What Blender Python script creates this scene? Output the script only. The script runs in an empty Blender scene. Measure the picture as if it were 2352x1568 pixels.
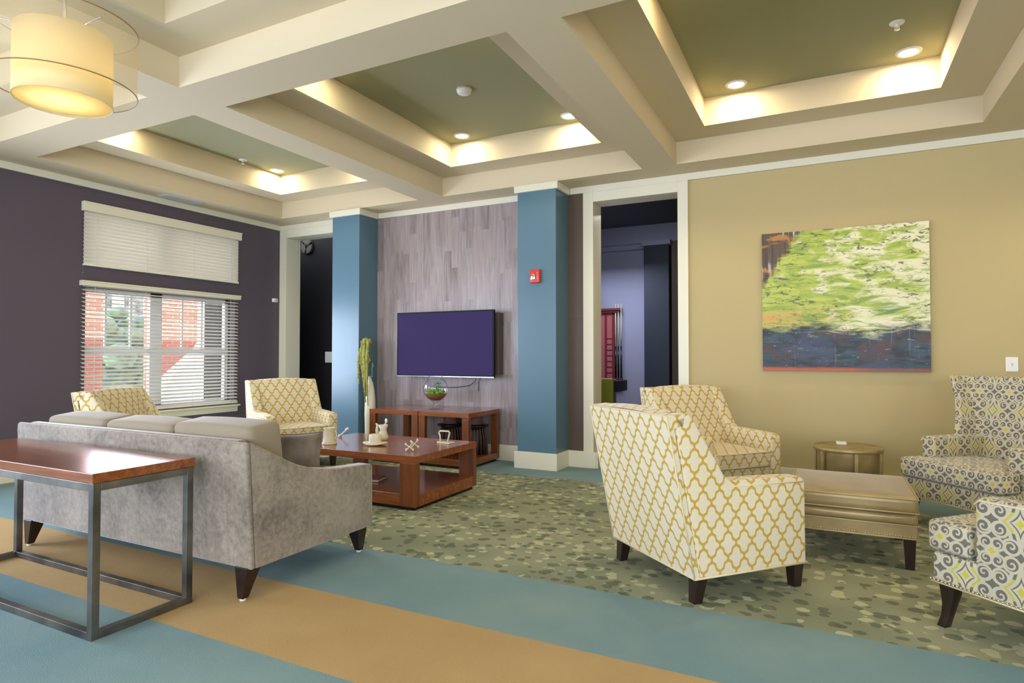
import bpy, bmesh, math, random
from mathutils import Vector, Matrix
random.seed(7)
R = math.radians
PI = math.pi
S = bpy.context.scene
COL = S.collection

# ---------------------------------------------------------------- camera, world, sun, window light, added warm fill, exposure
cam_data = bpy.data.cameras.new('camera')
cam_data.lens = 36.0 * 1420.6 / 2352.0
cam_data.sensor_width = 36.0
cam_data.sensor_fit = 'HORIZONTAL'
cam_data.clip_start = 0.05
cam = bpy.data.objects.new('camera', cam_data)
cam.location = (0, 0, 1.225)
cam.rotation_euler = (R(91.24), 0, R(26.93))
COL.objects.link(cam)
S.camera = cam
S.view_settings.view_transform = 'Standard'
S.view_settings.look = 'None'
S.view_settings.gamma = 1.0
S.view_settings.use_curve_mapping = False
S.view_settings.exposure = 0.0

W = bpy.data.worlds.new('world')
S.world = W
W.use_nodes = True
bg = W.node_tree.nodes['Background']
bg.inputs[0].default_value = (0.80, 0.90, 1.0, 1)
bg.inputs[1].default_value = 4.5

def light(name, kind, loc, rot, energy, color, size=None, size_y=None, parent=None, spread=None):
    L = bpy.data.lights.new(name, kind)
    L.energy = energy
    L.color = color
    if kind == 'AREA':
        L.shape = 'RECTANGLE'
        L.size = size
        L.size_y = size_y or size
        if spread: L.spread = spread
    o = bpy.data.objects.new(name, L)
    o.location = loc
    o.rotation_euler = rot
    if parent: o.parent = parent
    COL.objects.link(o)
    return o

sun = light('sun', 'SUN', (0, 0, 20), (R(48), 0, R(75)), 7.5, (1.0, 0.96, 0.9))
sun.data.angle = R(1.0)
COOL = (0.80, 0.84, 1.0)
for i, wx in enumerate((-4.6, -1.3, 2.0)):       # daylight entering the three big rear windows
    light('daylight_rear', 'AREA', (wx, -3.93, 1.65), (R(90), 0, R(0)), 108, COOL, 2.6, 2.1)
light('daylight_left', 'AREA', (-6.9, 0.3, 1.6), (R(90), 0, R(-90)), 165, (0.70, 0.78, 1.0), 2.6, 2.1)
light('warm_fill_right', 'AREA', (4.36, -.5, 1.6), (R(90), 0, R(90)), 40, (1.0, .86, .62), 3.2, 2.0)  # unseen warm fill, added to brighten the door jamb and chair sides
light('daylight_window', 'AREA', (-6.86, 4.72, 1.27), (R(90), 0, R(-90)), 85, (0.74, 0.81, 1.0), 1.85, 1.3)

# ---------------------------------------------------------------- node helpers
class V:
    """a float socket (or number) that builds math nodes"""
    def __init__(s, t, x): s.t, s.x = t, x
    def _m(s, op, *a):
        n = s.t.nodes.new('ShaderNodeMath'); n.operation = op
        for i, q in enumerate((s,) + a):
            q = q.x if isinstance(q, V) else q
            if isinstance(q, (int, float)): n.inputs[i].default_value = q
            else: s.t.links.new(q, n.inputs[i])
        return V(s.t, n.outputs[0])
    def __add__(s, o): return s._m('ADD', o)
    __radd__ = __add__
    def __sub__(s, o): return s._m('SUBTRACT', o)
    def __rsub__(s, o): return V(s.t, o)._m('SUBTRACT', s)
    def __mul__(s, o): return s._m('MULTIPLY', o)
    __rmul__ = __mul__
    def __truediv__(s, o): return s._m('DIVIDE', o)
    def sin(s): return s._m('SINE')
    def cos(s): return s._m('COSINE')
    def abs(s): return s._m('ABSOLUTE')
    def fract(s): return s._m('FRACT')
    def floor(s): return s._m('FLOOR')
    def sqrt(s): return s._m('SQRT')
    def min(s, o): return s._m('MINIMUM', o)
    def max(s, o): return s._m('MAXIMUM', o)
    def lt(s, o): return s._m('LESS_THAN', o)
    def gt(s, o): return s._m('GREATER_THAN', o)
    def atan2(s, o): return s._m('ARCTAN2', o)
    def pow(s, o): return s._m('POWER', o)
    def step(s, a, b):          # 0 at a, 1 at b
        n = s.t.nodes.new('ShaderNodeMapRange'); n.clamp = True
        n.inputs['From Min'].default_value = a; n.inputs['From Max'].default_value = b
        s.t.links.new(s.x, n.inputs['Value'])
        return V(s.t, n.outputs[0])
    def near(s): return (((s + 0.5).fract()) - 0.5).abs()   # distance to nearest integer

def rgb(r, g, b):
    f = lambda c: (c / 255 / 12.92) if c / 255 <= 0.04045 else ((c / 255 + 0.055) / 1.055) ** 2.4
    return (f(r), f(g), f(b), 1.0)

class T:
    """a material under construction"""
    def __init__(s, name, rough=0.6, metal=0.0, spec=0.5, coat=0.0, sheen=0.0):
        m = bpy.data.materials.new(name); m.use_nodes = True
        s.m, s.t = m, m.node_tree
        s.b = s.t.nodes['Principled BSDF']
        s.b.inputs['Roughness'].default_value = rough
        s.b.inputs['Metallic'].default_value = metal
        s.b.inputs['Specular IOR Level'].default_value = spec
        s.b.inputs['Coat Weight'].default_value = coat
        s.b.inputs['Coat Roughness'].default_value = 0.12
        if sheen:
            s.b.inputs['Sheen Weight'].default_value = sheen
            s.b.inputs['Sheen Roughness'].default_value = 0.4
        s._c = {}
    def n(s, typ, **kw):
        n = s.t.nodes.new(typ)
        for k, v in kw.items(): setattr(n, k, v)
        return n
    def coord(s, which='Object'):
        if which not in s._c: s._c[which] = s.n('ShaderNodeTexCoord').outputs[which]
        return s._c[which]
    def xyz(s, which='Object'):
        k = 'xyz' + which
        if k not in s._c:
            q = s.n('ShaderNodeSeparateXYZ'); s.t.links.new(s.coord(which), q.inputs[0])
            s._c[k] = tuple(V(s.t, q.outputs[i]) for i in range(3))
        return s._c[k]
    def comb(s, x, y, z=0.0):
        q = s.n('ShaderNodeCombineXYZ')
        for i, v in enumerate((x, y, z)):
            if isinstance(v, V): s.t.links.new(v.x, q.inputs[i])
            else: q.inputs[i].default_value = v
        return q.outputs[0]
    def noise(s, vec, scale, detail=3, rough=0.5, dist=0.0, out=0):
        q = s.n('ShaderNodeTexNoise'); s.t.links.new(vec, q.inputs['Vector'])
        q.inputs['Scale'].default_value = scale; q.inputs['Detail'].default_value = detail
        q.inputs['Roughness'].default_value = rough; q.inputs['Distortion'].default_value = dist
        return V(s.t, q.outputs[out])
    def voro(s, vec, scale, rnd=1.0):
        q = s.n('ShaderNodeTexVoronoi'); s.t.links.new(vec, q.inputs['Vector'])
        q.inputs['Scale'].default_value = scale; q.inputs['Randomness'].default_value = rnd
        c = s.n('ShaderNodeSeparateColor'); s.t.links.new(q.outputs['Color'], c.inputs[0])
        return V(s.t, q.outputs['Distance']), V(s.t, c.outputs[0]), V(s.t, c.outputs[1])
    def mix(s, f, a, b):
        q = s.n('ShaderNodeMix', data_type='RGBA')
        if isinstance(f, V): s.t.links.new(f.x, q.inputs[0])
        else: q.inputs[0].default_value = f
        for sock, c in ((q.inputs[6], a), (q.inputs[7], b)):
            if isinstance(c, tuple): sock.default_value = c
            else: s.t.links.new(c, sock)
        return q.outputs[2]
    def color(s, c):
        if isinstance(c, tuple): s.b.inputs['Base Color'].default_value = c
        else: s.t.links.new(c, s.b.inputs['Base Color'])
        return s
    def bump(s, h, strength=0.3, dist=0.01):
        q = s.n('ShaderNodeBump'); q.inputs['Strength'].default_value = strength; q.inputs['Distance'].default_value = dist
        s.t.links.new(h.x, q.inputs['Height']); s.t.links.new(q.outputs[0], s.b.inputs['Normal'])
        return s

def plain(name, c, rough=0.6, metal=0.0, spec=0.5, coat=0.0, bump=0.0, bscale=300, **k):
    t = T(name, rough, metal, spec, coat, **k).color(rgb(*c))
    if bump: t.bump(t.noise(t.coord(), bscale, 2), bump, 0.002)
    return t.m

def glow(name, c, strength):
    m = bpy.data.materials.new(name); m.use_nodes = True
    b = m.node_tree.nodes['Principled BSDF']
    b.inputs['Base Color'].default_value = (0.02, 0.02, 0.02, 1)
    b.inputs['Emission Color'].default_value = rgb(*c)
    b.inputs['Emission Strength'].default_value = strength
    return m

# ---------------------------------------------------------------- materials
M = {}
M['trim'] = plain('cream_trim_paint', (226, 221, 200), 0.35, bump=0.05, bscale=90)
M['ceil'] = plain('cream_ceiling_paint', (212, 197, 166), 0.75, spec=0.2, bump=0.12, bscale=120)
M['sage'] = plain('sage_ceiling_paint', (158, 156, 122), 0.7, spec=0.25, bump=0.12, bscale=120)
M['khaki'] = plain('khaki_wall_paint', (186, 170, 124), 0.6, spec=0.3, bump=0.1, bscale=150)
M['plum'] = plain('dark_plum_wall_paint', (90, 81, 92), 0.5, spec=0.3, bump=0.1, bscale=150)
M['teal'] = plain('teal_blue_paint', (84, 116, 134), 0.3, spec=0.5, bump=0.08, bscale=150)
M['umber'] = plain('dark_umber_panel', (92, 76, 66), 0.4, spec=0.4)
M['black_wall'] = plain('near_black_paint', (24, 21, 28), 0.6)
M['navy'] = plain('navy_paint', (34, 44, 62), 0.6)
M['slate'] = plain('slate_blue_paint', (150, 154, 180), 0.6)
M['slate_d'] = plain('dark_slate_ceiling', (62, 70, 84), 0.7)
M['white'] = plain('white_plastic', (232, 230, 226), 0.35)
M['black'] = plain('black_plastic', (14, 13, 16), 0.25)
M['dark_leg'] = plain('espresso_wood', (34, 20, 16), 0.3, coat=0.3)
M['glide'] = plain('white_nylon_glide', (220, 218, 214), 0.4)
M['red'] = plain('red_plastic', (214, 52, 40), 0.35)
M['chrome'] = plain('brushed_chrome', (200, 200, 204), 0.2, metal=1.0)
M['ceramic'] = plain('cream_ceramic', (214, 206, 178), 0.35, bump=0.15, bscale=40)
M['vase'] = plain('ivory_vase', (222, 214, 184), 0.4)
M['bead'] = plain('champagne_nailhead', (214, 202, 164), 0.25, metal=0.8)
M['green_uph'] = plain('olive_green_vinyl', (120, 128, 30), 0.5)
M['rack'] = plain('red_mahogany', (104, 44, 40), 0.4)
M['rack_pink'] = plain('rose_mahogany', (170, 92, 100), 0.4)
M['soil'] = plain('brown_soil', (120, 82, 50), 0.9, bump=0.6, bscale=60)
M['moss'] = plain('bright_moss', (108, 160, 34), 0.9, bump=0.8, bscale=90)
M['leaf'] = plain('green_leaf', (42, 130, 48), 0.5)
M['dleaf'] = plain('dark_grey_green_leaf', (62, 92, 76), 0.5)
M['amar'] = plain('yellow_green_tassel', (146, 146, 74), 0.9, bump=0.9, bscale=120)
M['vinyl'] = plain('white_blind_vinyl', (236, 232, 218), 0.45)
M['frame'] = plain('white_window_frame', (226, 230, 236), 0.4)
M['book'] = plain('rose_book_cover', (150, 88, 84), 0.5)
M['page'] = plain('book_pages', (226, 220, 210), 0.8)
M['asphalt'] = plain('pale_concrete', (206, 204, 204), 0.9)
M['rib'] = plain('dark_bronze_wire', (40, 30, 28), 0.4, metal=0.6)
M['ribwood'] = plain('weathered_rose_wood', (112, 84, 82), 0.7)
M['vent'] = plain('pale_grey_metal', (196, 198, 196), 0.4)

t = T('sky_blue_carpet', 0.95, spec=0.1)
nz = t.noise(t.coord(), 1.3, 3); n2 = t.noise(t.coord(), 260, 2)
t.color(t.mix(nz.step(.3, .7), rgb(112, 142, 152), rgb(134, 156, 156))).bump(n2, 0.6, 0.004)
M['blue_carpet'] = t.m
t = T('tan_carpet', 0.95, spec=0.1)
nz = t.noise(t.coord(), 1.6, 3); n2 = t.noise(t.coord(), 260, 2)
t.color(t.mix((nz * .6 + n2 * .4).step(.3, .7), rgb(170, 142, 98), rgb(188, 160, 116))).bump(n2, 0.6, 0.004)
M['tan_carpet'] = t.m
t = T('dappled_green_carpet', 0.95, spec=0.1)
x, y, z = t.xyz()
vec = t.comb(x * 1.0, y * 1.15)
wob = t.noise(vec, 14, 2)
n_lo = t.noise(vec, 1.5, 2)
d1, r1, q1 = t.voro(vec, 11.5, 0.9)
d2, r2, q2 = t.voro(t.comb(x * 1.0 + 3.7, y * 1.15 + 1.3), 10.0, 0.9)
d3, r3, q3 = t.voro(t.comb(x + 7.7, y * 1.2 + 5.3), 13.0, 0.9)
fine = t.noise(vec, 180, 2)
base = t.mix((n_lo + (fine - .5) * .8).step(.38, .62), rgb(136, 142, 120), rgb(162, 164, 138))
light1 = (d1 + (wob - .5) * .5).lt(0.40) * (r1 + (n_lo - .5) * 1.6).gt(0.46)
dark1 = (d2 + (wob - .5) * .5).lt(0.38) * (r2 - (n_lo - .5) * 1.6).gt(0.52)
dark3 = d3.lt(0.38) * r3.gt(0.66)
c = t.mix(light1 * .85, base, rgb(200, 198, 162))
c = t.mix(dark1 * .8, c, rgb(98, 106, 90))
c = t.mix(dark3 * .7, c, rgb(92, 98, 80))
grain = ((x * 330).sin() * (y * 250).sin()).abs()
c = t.mix(fine.step(.35, .75) * .35, c, rgb(96, 100, 80))
t.color(c).bump(fine + grain * .3, 0.7, 0.004)
M['dapple'] = t.m

def wood(name, c1, c2, rough=0.25, coat=0.4, ax=0):
    t = T(name, rough, coat=coat)
    x, y, z = t.xyz()
    v = t.comb(*((x * 1.2, y * 16, z * 16) if ax == 0 else (x * 16, y * 16, z * 1.2)))
    n = t.noise(v, 1.6, 4, 0.55, 0.6)
    n2 = t.noise(v, 9, 2)
    t.color(t.mix((n * .75 + n2 * .25).step(.3, .7), rgb(*c1), rgb(*c2)))
    t.bump(n2, 0.05, 0.002)
    return t.m
M['wood_top'] = wood('cherry_wood_horizontal_grain', (104, 52, 20), (156, 86, 40), 0.24, 0.5)
M['wood_leg'] = wood('cherry_wood_upright_grain', (90, 46, 18), (136, 74, 34), 0.3, 0.3, 2)

t = T('raw_steel', 0.38, metal=0.85)
n = t.noise(t.coord(), 5, 4)
t.color(t.mix(n.step(.35, .7), rgb(84, 84, 84), rgb(142, 138, 130)))
M['steel'] = t.m

t = T('taupe_velvet', 0.85, spec=0.2, sheen=0.6)
o = t.coord('Object')
n = t.noise(o, 3.2, 3, 0.5, 0.4); nf = t.noise(o, 34, 4, .7)
f = (n * .5 + nf * .5).step(.36, .64)
t.color(t.mix(f, rgb(104, 95, 88), rgb(160, 149, 136))).bump(nf, 0.15, 0.004)
M['velvet'] = t.m
t = T('grey_brown_velvet', 0.8, spec=0.2, sheen=0.5)
n = t.noise(t.coord(), 7, 3); t.color(t.mix(n.step(.35, .65), rgb(88, 80, 76), rgb(126, 116, 106)))
M['velvet_d'] = t.m
M['taupe'] = plain('tan_taupe_weave', (142, 130, 110), 0.9, bump=0.3, bscale=200, sheen=0.3)

t = T('gold_satin', 0.36, spec=0.6, sheen=0.3)
n = t.noise(t.coord(), 5, 3)
t.b.inputs['Metallic'].default_value = 0.25
t.color(t.mix(n.step(.3, .7), rgb(150, 128, 84), rgb(176, 154, 108)))
M['satin'] = t.m
t = T('brushed_brass', 0.36, metal=0.5)
n = t.noise(t.coord(), 8, 3)
t.color(t.mix(n.step(.3, .7), rgb(150, 130, 84), rgb(180, 160, 112)))
M['brass'] = t.m

# mustard trellis on cream, UVs are metres
t = T('mustard_trellis_linen', 0.85, spec=0.2, sheen=0.2)
u, v, _ = t.xyz('UV')
a = u / 0.100 + v / 0.141
b = u / 0.100 - v / 0.141
a2 = a + (b * (4 * PI)).sin() * 0.042
b2 = b + (a * (4 * PI)).sin() * 0.042
d = a2.near().min(b2.near())
weave = t.noise(t.comb(u * 40, v * 400), 1.0, 2)
ln = 1.0 - d.step(0.068, 0.092)
c = t.mix(ln, t.mix(weave.step(.3, .7), rgb(212, 202, 174), rgb(222, 213, 190)), t.mix(weave.step(.3, .7), rgb(184, 150, 60), rgb(198, 168, 84)))
t.color(c).bump(weave, 0.1, 0.002)
M['trellis'] = t.m
M['welt'] = plain('cream_welt_cord', (214, 202, 166), 0.8)

# grey and cream damask with yellow-green accents
t = T('grey_scroll_damask', 0.85, spec=0.2, sheen=0.2)
u, v, _ = t.xyz('UV')
u = u / 1.28; v = v / 1.28
TW, TH = 0.17, 0.212
row = (v / TH).floor()
p = ((u / TW).near()) * TW            # 0..TW/2, mirrored
q = ((v / TH).near()) * TH            # 0..TH/2
lines = None
def add_line(dist, w):
    global lines
    l = 1.0 - dist.abs().step(w, w + 0.0012)
    lines = l if lines is None else lines.max(l)
def dist2(cx, cy): return ((p - cx) * (p - cx) + (q - cy) * (q - cy)).sqrt()
LW = 0.0034
# ogee frame round the medallion
og = p / 0.060 + q / 0.088
wv = (q * (2 * PI / 0.088)).sin() * 0.10
add_line((og + wv - 0.62) * 0.040, LW)
add_line((og + wv - 0.98) * 0.040, LW)
def spiral(cx, cy, R0, turns, sgn):
    global lines
    dx, dy = p - cx, q - cy
    r = (dx * dx + dy * dy).sqrt()
    th = dy.atan2(dx) * (sgn / (2 * PI))
    k = (r * (turns / R0) + th).near()
    ins = r.lt(R0)
    l = (1.0 - k.step(0.15, 0.20)) * ins
    ring = 1.0 - (r - R0).abs().step(LW, LW + 0.0012)
    lines = lines * (1.0 - ins)
    lines = lines.max(l).max(ring)
spiral(0.060, 0.030, 0.0235, 1.35, 1)
spiral(0.027, 0.078, 0.0240, 1.35, -1)
spiral(0.067, 0.080, 0.0190, 1.2, 1)
star = (p.pow(0.7) * 1.0 + q.pow(0.7) * 0.9)
star_w = star.lt(0.085); star_y = star.lt(0.058)
star2 = ((0.085 - p).abs().pow(0.7) + (0.106 - q).abs().pow(0.7))
s2w = star2.lt(0.080); s2y = star2.lt(0.055)
band = (og + wv).gt(0.70) * (og + wv).lt(0.90) * q.lt(0.034)
grey = t.mix(t.noise(t.comb(u, v), 400, 1).step(.3, .7), rgb(104, 100, 94), rgb(122, 118, 110))
c = t.mix(band, grey, rgb(190, 184, 84))
c = t.mix(lines, c, rgb(196, 189, 166))
c = t.mix(star_w.max(s2w), c, rgb(200, 193, 170))
c = t.mix(star_y.max(s2y), c, rgb(196, 186, 74))
t.color(c)
M['damask'] = t.m

# vertical wood-look tile of the feature wall
t = T('grey_wood_look_tile', 0.3, spec=0.6)
x, y, z = t.xyz()
colid = (x / 0.105).floor()
hsh = ((colid * 12.9898).sin() * 43758.5).fract()
zz = z / 0.62 + hsh
rowid = zz.floor()
h2 = ((colid * 78.233 + rowid * 37.719).sin() * 43758.5).fract()
st = t.noise(t.comb(x * 26 + h2 * 40, z * 1.6 + h2 * 9), 1.4, 4, .6)
st2 = t.noise(t.comb(x * 9 + h2 * 10, z * 1.2), 2.0, 3, .6)
jx = (x / 0.105).near().lt(0.014); jz = zz.near().lt(0.0035)
f = (st * .5 + st2 * .35 + h2 * .17)
c = t.mix(f.step(.30, .70), rgb(116, 101, 96), rgb(174, 163, 166))
c = t.mix((st2 * .6 + h2 * .4).step(.55, .8) * .5, c, rgb(150, 128, 120))
c = t.mix(jx * .35, c, rgb(90, 82, 76)); c = t.mix(jz * .6, c, rgb(150, 138, 116))
t.color(c).bump(st - jx * .5, 0.12, 0.004)
M['tile'] = t.m

# abstract painting, UVs are metres from the lower left corner of the canvas (1.34 x 1.31)
t = T('abstract_acrylic_paint', 0.45)
u, v, _ = t.xyz('UV')
hz = t.noise(t.comb(u * 2.2, v * 9.0), 1.7, 5, .65, 1.2)
bl = t.noise(t.comb(u * 2.6, v * 5.0, 3.0), 1.4, 4, .6, .8)
vt = t.noise(t.comb(u * 30, v * 1.6), 1.0, 3, .6)
big = t.noise(t.comb(u, v * 1.4, 9.0), 2.4, 3, .5, .5)
sp = t.noise(t.comb(u * 3.5, v * 9, 5.0), 3.4, 5, .7, 1.0)
c = t.mix(hz.step(.38, .62), rgb(140, 164, 56), rgb(190, 200, 88))
c = t.mix((bl * .6 + hz * .4 + (u - .67) * .14).step(.50, .60), c, rgb(224, 222, 184))
c = t.mix((big * .5 + hz * .5).step(.30, .40), rgb(96, 140, 74), c)
# scattered dark dabs in the upper field
dab = sp.step(.555, .585) * big.step(.44, .52)
c = t.mix(dab * .85, c, rgb(70, 74, 60))
c = t.mix((sp * .6 + bl * .4).step(.575, .60) * .6, c, rgb(110, 96, 118))
# warm band above the water line
warm = (1.0 - ((v - .50).abs() / .12).min(1.0)) * (1.0 - u.step(.25, .8)) * hz.step(.4, .6)
c = t.mix(warm, c, rgb(206, 150, 84))
pale = (1.0 - ((v - .44 - (u - .9) * .05).abs() / .07).min(1.0)) * u.step(.55, .8) * hz.step(.38, .5)
c = t.mix(pale, c, rgb(232, 228, 196))
# dark water
edge = v + (hz - .5) * .30 + (big - .5) * .22 - (u * 4.5).sin() * .03
dark = 1.0 - edge.step(.35, .45)
dk = t.mix(hz.step(.4, .62), rgb(26, 26, 38), rgb(48, 80, 94))
dk = t.mix((bl - .02).step(.5, .62), dk, rgb(74, 52, 50))
dk = t.mix(big.step(.58, .66) * .5, dk, rgb(62, 64, 104))
dk = t.mix(sp.step(.64, .67), dk, rgb(150, 168, 170))
dk = t.mix(vt.step(.62, .7) * .35, dk, rgb(120, 130, 150))
c = t.mix(dark, c, dk)
# brown and orange corner top left
corner = ((u * 1.15 + (1.31 - v) * .75 + (hz - .5) * .25 + (vt - .5) * .12)).step(.36, .42)
ck = t.mix(vt.step(.4, .6), rgb(66, 50, 40), rgb(96, 78, 58))
ck = t.mix(bl.step(.56, .62), ck, rgb(172, 118, 58))
ck = t.mix((vt * .5 + big * .5).step(.55, .6), ck, rgb(190, 204, 214))
c = t.mix(corner, ck, c)
foot = 1.0 - (v + (hz - .5) * .05).step(.02, .04)
c = t.mix(foot * (1.0 - (u - .75).step(0, .2) * .5), c, rgb(176, 88, 48))
t.color(c).bump(hz * .5 + sp * .5, 0.25, 0.004)
M['painting'] = t.m

t = T('red_brick', 0.9)
x, y, z = t.xyz()
br = t.n('ShaderNodeTexBrick')
t.t.links.new(t.comb(x + y, z), br.inputs['Vector'])
br.inputs['Color1'].default_value = rgb(214, 106, 90); br.inputs['Color2'].default_value = rgb(226, 128, 110)
br.inputs['Mortar'].default_value = rgb(226, 170, 150); br.inputs['Scale'].default_value = 1.0
br.inputs['Brick Width'].default_value = .2; br.inputs['Row Height'].default_value = .075; br.inputs['Mortar Size'].default_value = .008
t.color(br.outputs[0]); M['brick'] = t.m
t = T('tree_leaves', 0.8); n = t.noise(t.coord(), 6, 3)
t.color(t.mix(n.step(.35, .65), rgb(92, 124, 130), rgb(140, 170, 120))); M['foliage'] = t.m

def glass_mat(name, c=(1, 1, 1, 1), rough=0.0, ior=1.45, alpha=None):
    m = bpy.data.materials.new(name); m.use_nodes = True
    t = m.node_tree; out = t.nodes['Material Output']
    for n in list(t.nodes):
        if n != out: t.nodes.remove(n)
    tr = t.nodes.new('ShaderNodeBsdfTransparent'); gl = t.nodes.new('ShaderNodeBsdfGlossy')
    tr.inputs[0].default_value = c; gl.inputs['Roughness'].default_value = rough
    lw = t.nodes.new('ShaderNodeLayerWeight'); lw.inputs[0].default_value = .5
    pw = t.nodes.new('ShaderNodeMath'); pw.operation = 'POWER'; pw.inputs[1].default_value = 3.0; t.links.new(lw.outputs['Facing'], pw.inputs[0])
    fr = t.nodes.new('ShaderNodeMapRange'); t.links.new(pw.outputs[0], fr.inputs[0]); fr.inputs['To Min'].default_value = .05; fr.inputs['To Max'].default_value = .85
    mx = t.nodes.new('ShaderNodeMixShader')
    t.links.new(fr.outputs[0], mx.inputs[0]); t.links.new(tr.outputs[0], mx.inputs[1]); t.links.new(gl.outputs[0], mx.inputs[2])
    t.links.new(mx.outputs[0], out.inputs[0])
    return m
M['glass'] = glass_mat('clear_glass', (0.97, 0.98, 1, 1))

def shade_mat(name, col, transl, transp, emit=0.0, ec=(255, 220, 150)):
    m = bpy.data.materials.new(name); m.use_nodes = True
    t = m.node_tree; out = t.nodes['Material Output']
    for n in list(t.nodes):
        if n != out: t.nodes.remove(n)
    d = t.nodes.new('ShaderNodeBsdfDiffuse'); d.inputs[0].default_value = rgb(*col)
    l = t.nodes.new('ShaderNodeBsdfTranslucent'); l.inputs[0].default_value = rgb(*col)
    tr = t.nodes.new('ShaderNodeBsdfTransparent')
    m1 = t.nodes.new('ShaderNodeMixShader'); m1.inputs[0].default_value = transl
    m2 = t.nodes.new('ShaderNodeMixShader'); m2.inputs[0].default_value = transp
    t.links.new(d.outputs[0], m1.inputs[1]); t.links.new(l.outputs[0], m1.inputs[2])
    t.links.new(m1.outputs[0], m2.inputs[1]); t.links.new(tr.outputs[0], m2.inputs[2])
    t.links.new(m2.outputs[0], out.inputs[0])
    return m
M['shade'] = shade_mat('warm_linen_shade', (246, 234, 196), 0.5, 0.0)
M['sheer'] = shade_mat('sheer_organza_shade', (240, 224, 190), 0.4, 0.76)
M['slat'] = shade_mat('translucent_blind_slat', (238, 234, 224), 0.25, 0.0)

# ---------------------------------------------------------------- mesh helpers
def bm_(): return bmesh.new()
def box(bm, x0, x1, y0, y1, z0, z1, mi=0):
    vs = [bm.verts.new(p) for p in ((x0, y0, z0), (x1, y0, z0), (x1, y1, z0), (x0, y1, z0), (x0, y0, z1), (x1, y0, z1), (x1, y1, z1), (x0, y1, z1))]
    for f in ((3, 2, 1, 0), (4, 5, 6, 7), (0, 1, 5, 4), (1, 2, 6, 5), (2, 3, 7, 6), (3, 0, 4, 7)):
        bm.faces.new([vs[i] for i in f]).material_index = mi
    return bm
def prism(bm, prof, a, b, axis='x', mi=0):
    """extrude a closed 2-D outline between a and b; axis x: outline is (y,z); axis y: (x,z); axis z: (x,y)"""
    def P(p, w):
        return {'x': (w, p[0], p[1]), 'y': (p[0], w, p[1]), 'z': (p[0], p[1], w)}[axis]
    A = [bm.verts.new(P(p, a)) for p in prof]; B = [bm.verts.new(P(p, b)) for p in prof]
    n = len(prof)
    fs = [bm.faces.new(A), bm.faces.new(B[::-1])]
    for i in range(n): fs.append(bm.faces.new((A[i], B[i], B[(i + 1) % n], A[(i + 1) % n])))
    for f in fs: f.material_index = mi
    bmesh.ops.recalc_face_normals(bm, faces=fs)
    return bm
def tube(bm, pts, r, seg=8, cap=True, mi=0):
    pts = [Vector(p) for p in pts]
    rings = []
    up0 = None
    for i, p in enumerate(pts):
        d = (pts[min(i + 1, len(pts) - 1)] - pts[max(i - 1, 0)]).normalized()
        if up0 is None: up0 = Vector((0, 0, 1)) if abs(d.z) < .9 else Vector((1, 0, 0))
        s = d.cross(up0).normalized(); up = s.cross(d).normalized(); up0 = up
        rr = r[i] if isinstance(r, (list, tuple)) else r
        rings.append([bm.verts.new(p + (s * math.cos(2 * PI * k / seg) + up * math.sin(2 * PI * k / seg)) * rr) for k in range(seg)])
    for a, b in zip(rings, rings[1:]):
        for k in range(seg):
            f = bm.faces.new((a[k], a[(k + 1) % seg], b[(k + 1) % seg], b[k])); f.smooth = True; f.material_index = mi
    if cap:
        bm.faces.new(rings[0][::-1]); bm.faces.new(rings[-1])
    return bm
def lathe(bm, prof, cx=0, cy=0, seg=32, mi=0, sx=1, sy=1):
    rings = []
    for r, z in prof:
        if r < 1e-5: rings.append([bm.verts.new((cx, cy, z))])
        else: rings.append([bm.verts.new((cx + sx * r * math.cos(2 * PI * k / seg), cy + sy * r * math.sin(2 * PI * k / seg), z)) for k in range(seg)])
    for a, b in zip(rings, rings[1:]):
        for k in range(seg):
            k2 = (k + 1) % seg
            if len(a) == 1 and len(b) == 1: continue
            if len(a) == 1: f = bm.faces.new((a[0], b[k2], b[k]))
            elif len(b) == 1: f = bm.faces.new((a[k], a[k2], b[0]))
            else: f = bm.faces.new((a[k], a[k2], b[k2], b[k]))
            f.smooth = True; f.material_index = mi
    return bm
def ball(bm, c, r, seg=10, mi=0, sc=(1, 1, 1)):
    m = Matrix.Translation(c) @ Matrix.Diagonal((r * sc[0], r * sc[1], r * sc[2], 1))
    g = bmesh.ops.create_uvsphere(bm, u_segments=seg, v_segments=max(4, seg // 2), radius=1, matrix=m)
    for v in g['verts']:
        for f in v.link_faces: f.smooth = True; f.material_index = mi
    return bm
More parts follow.
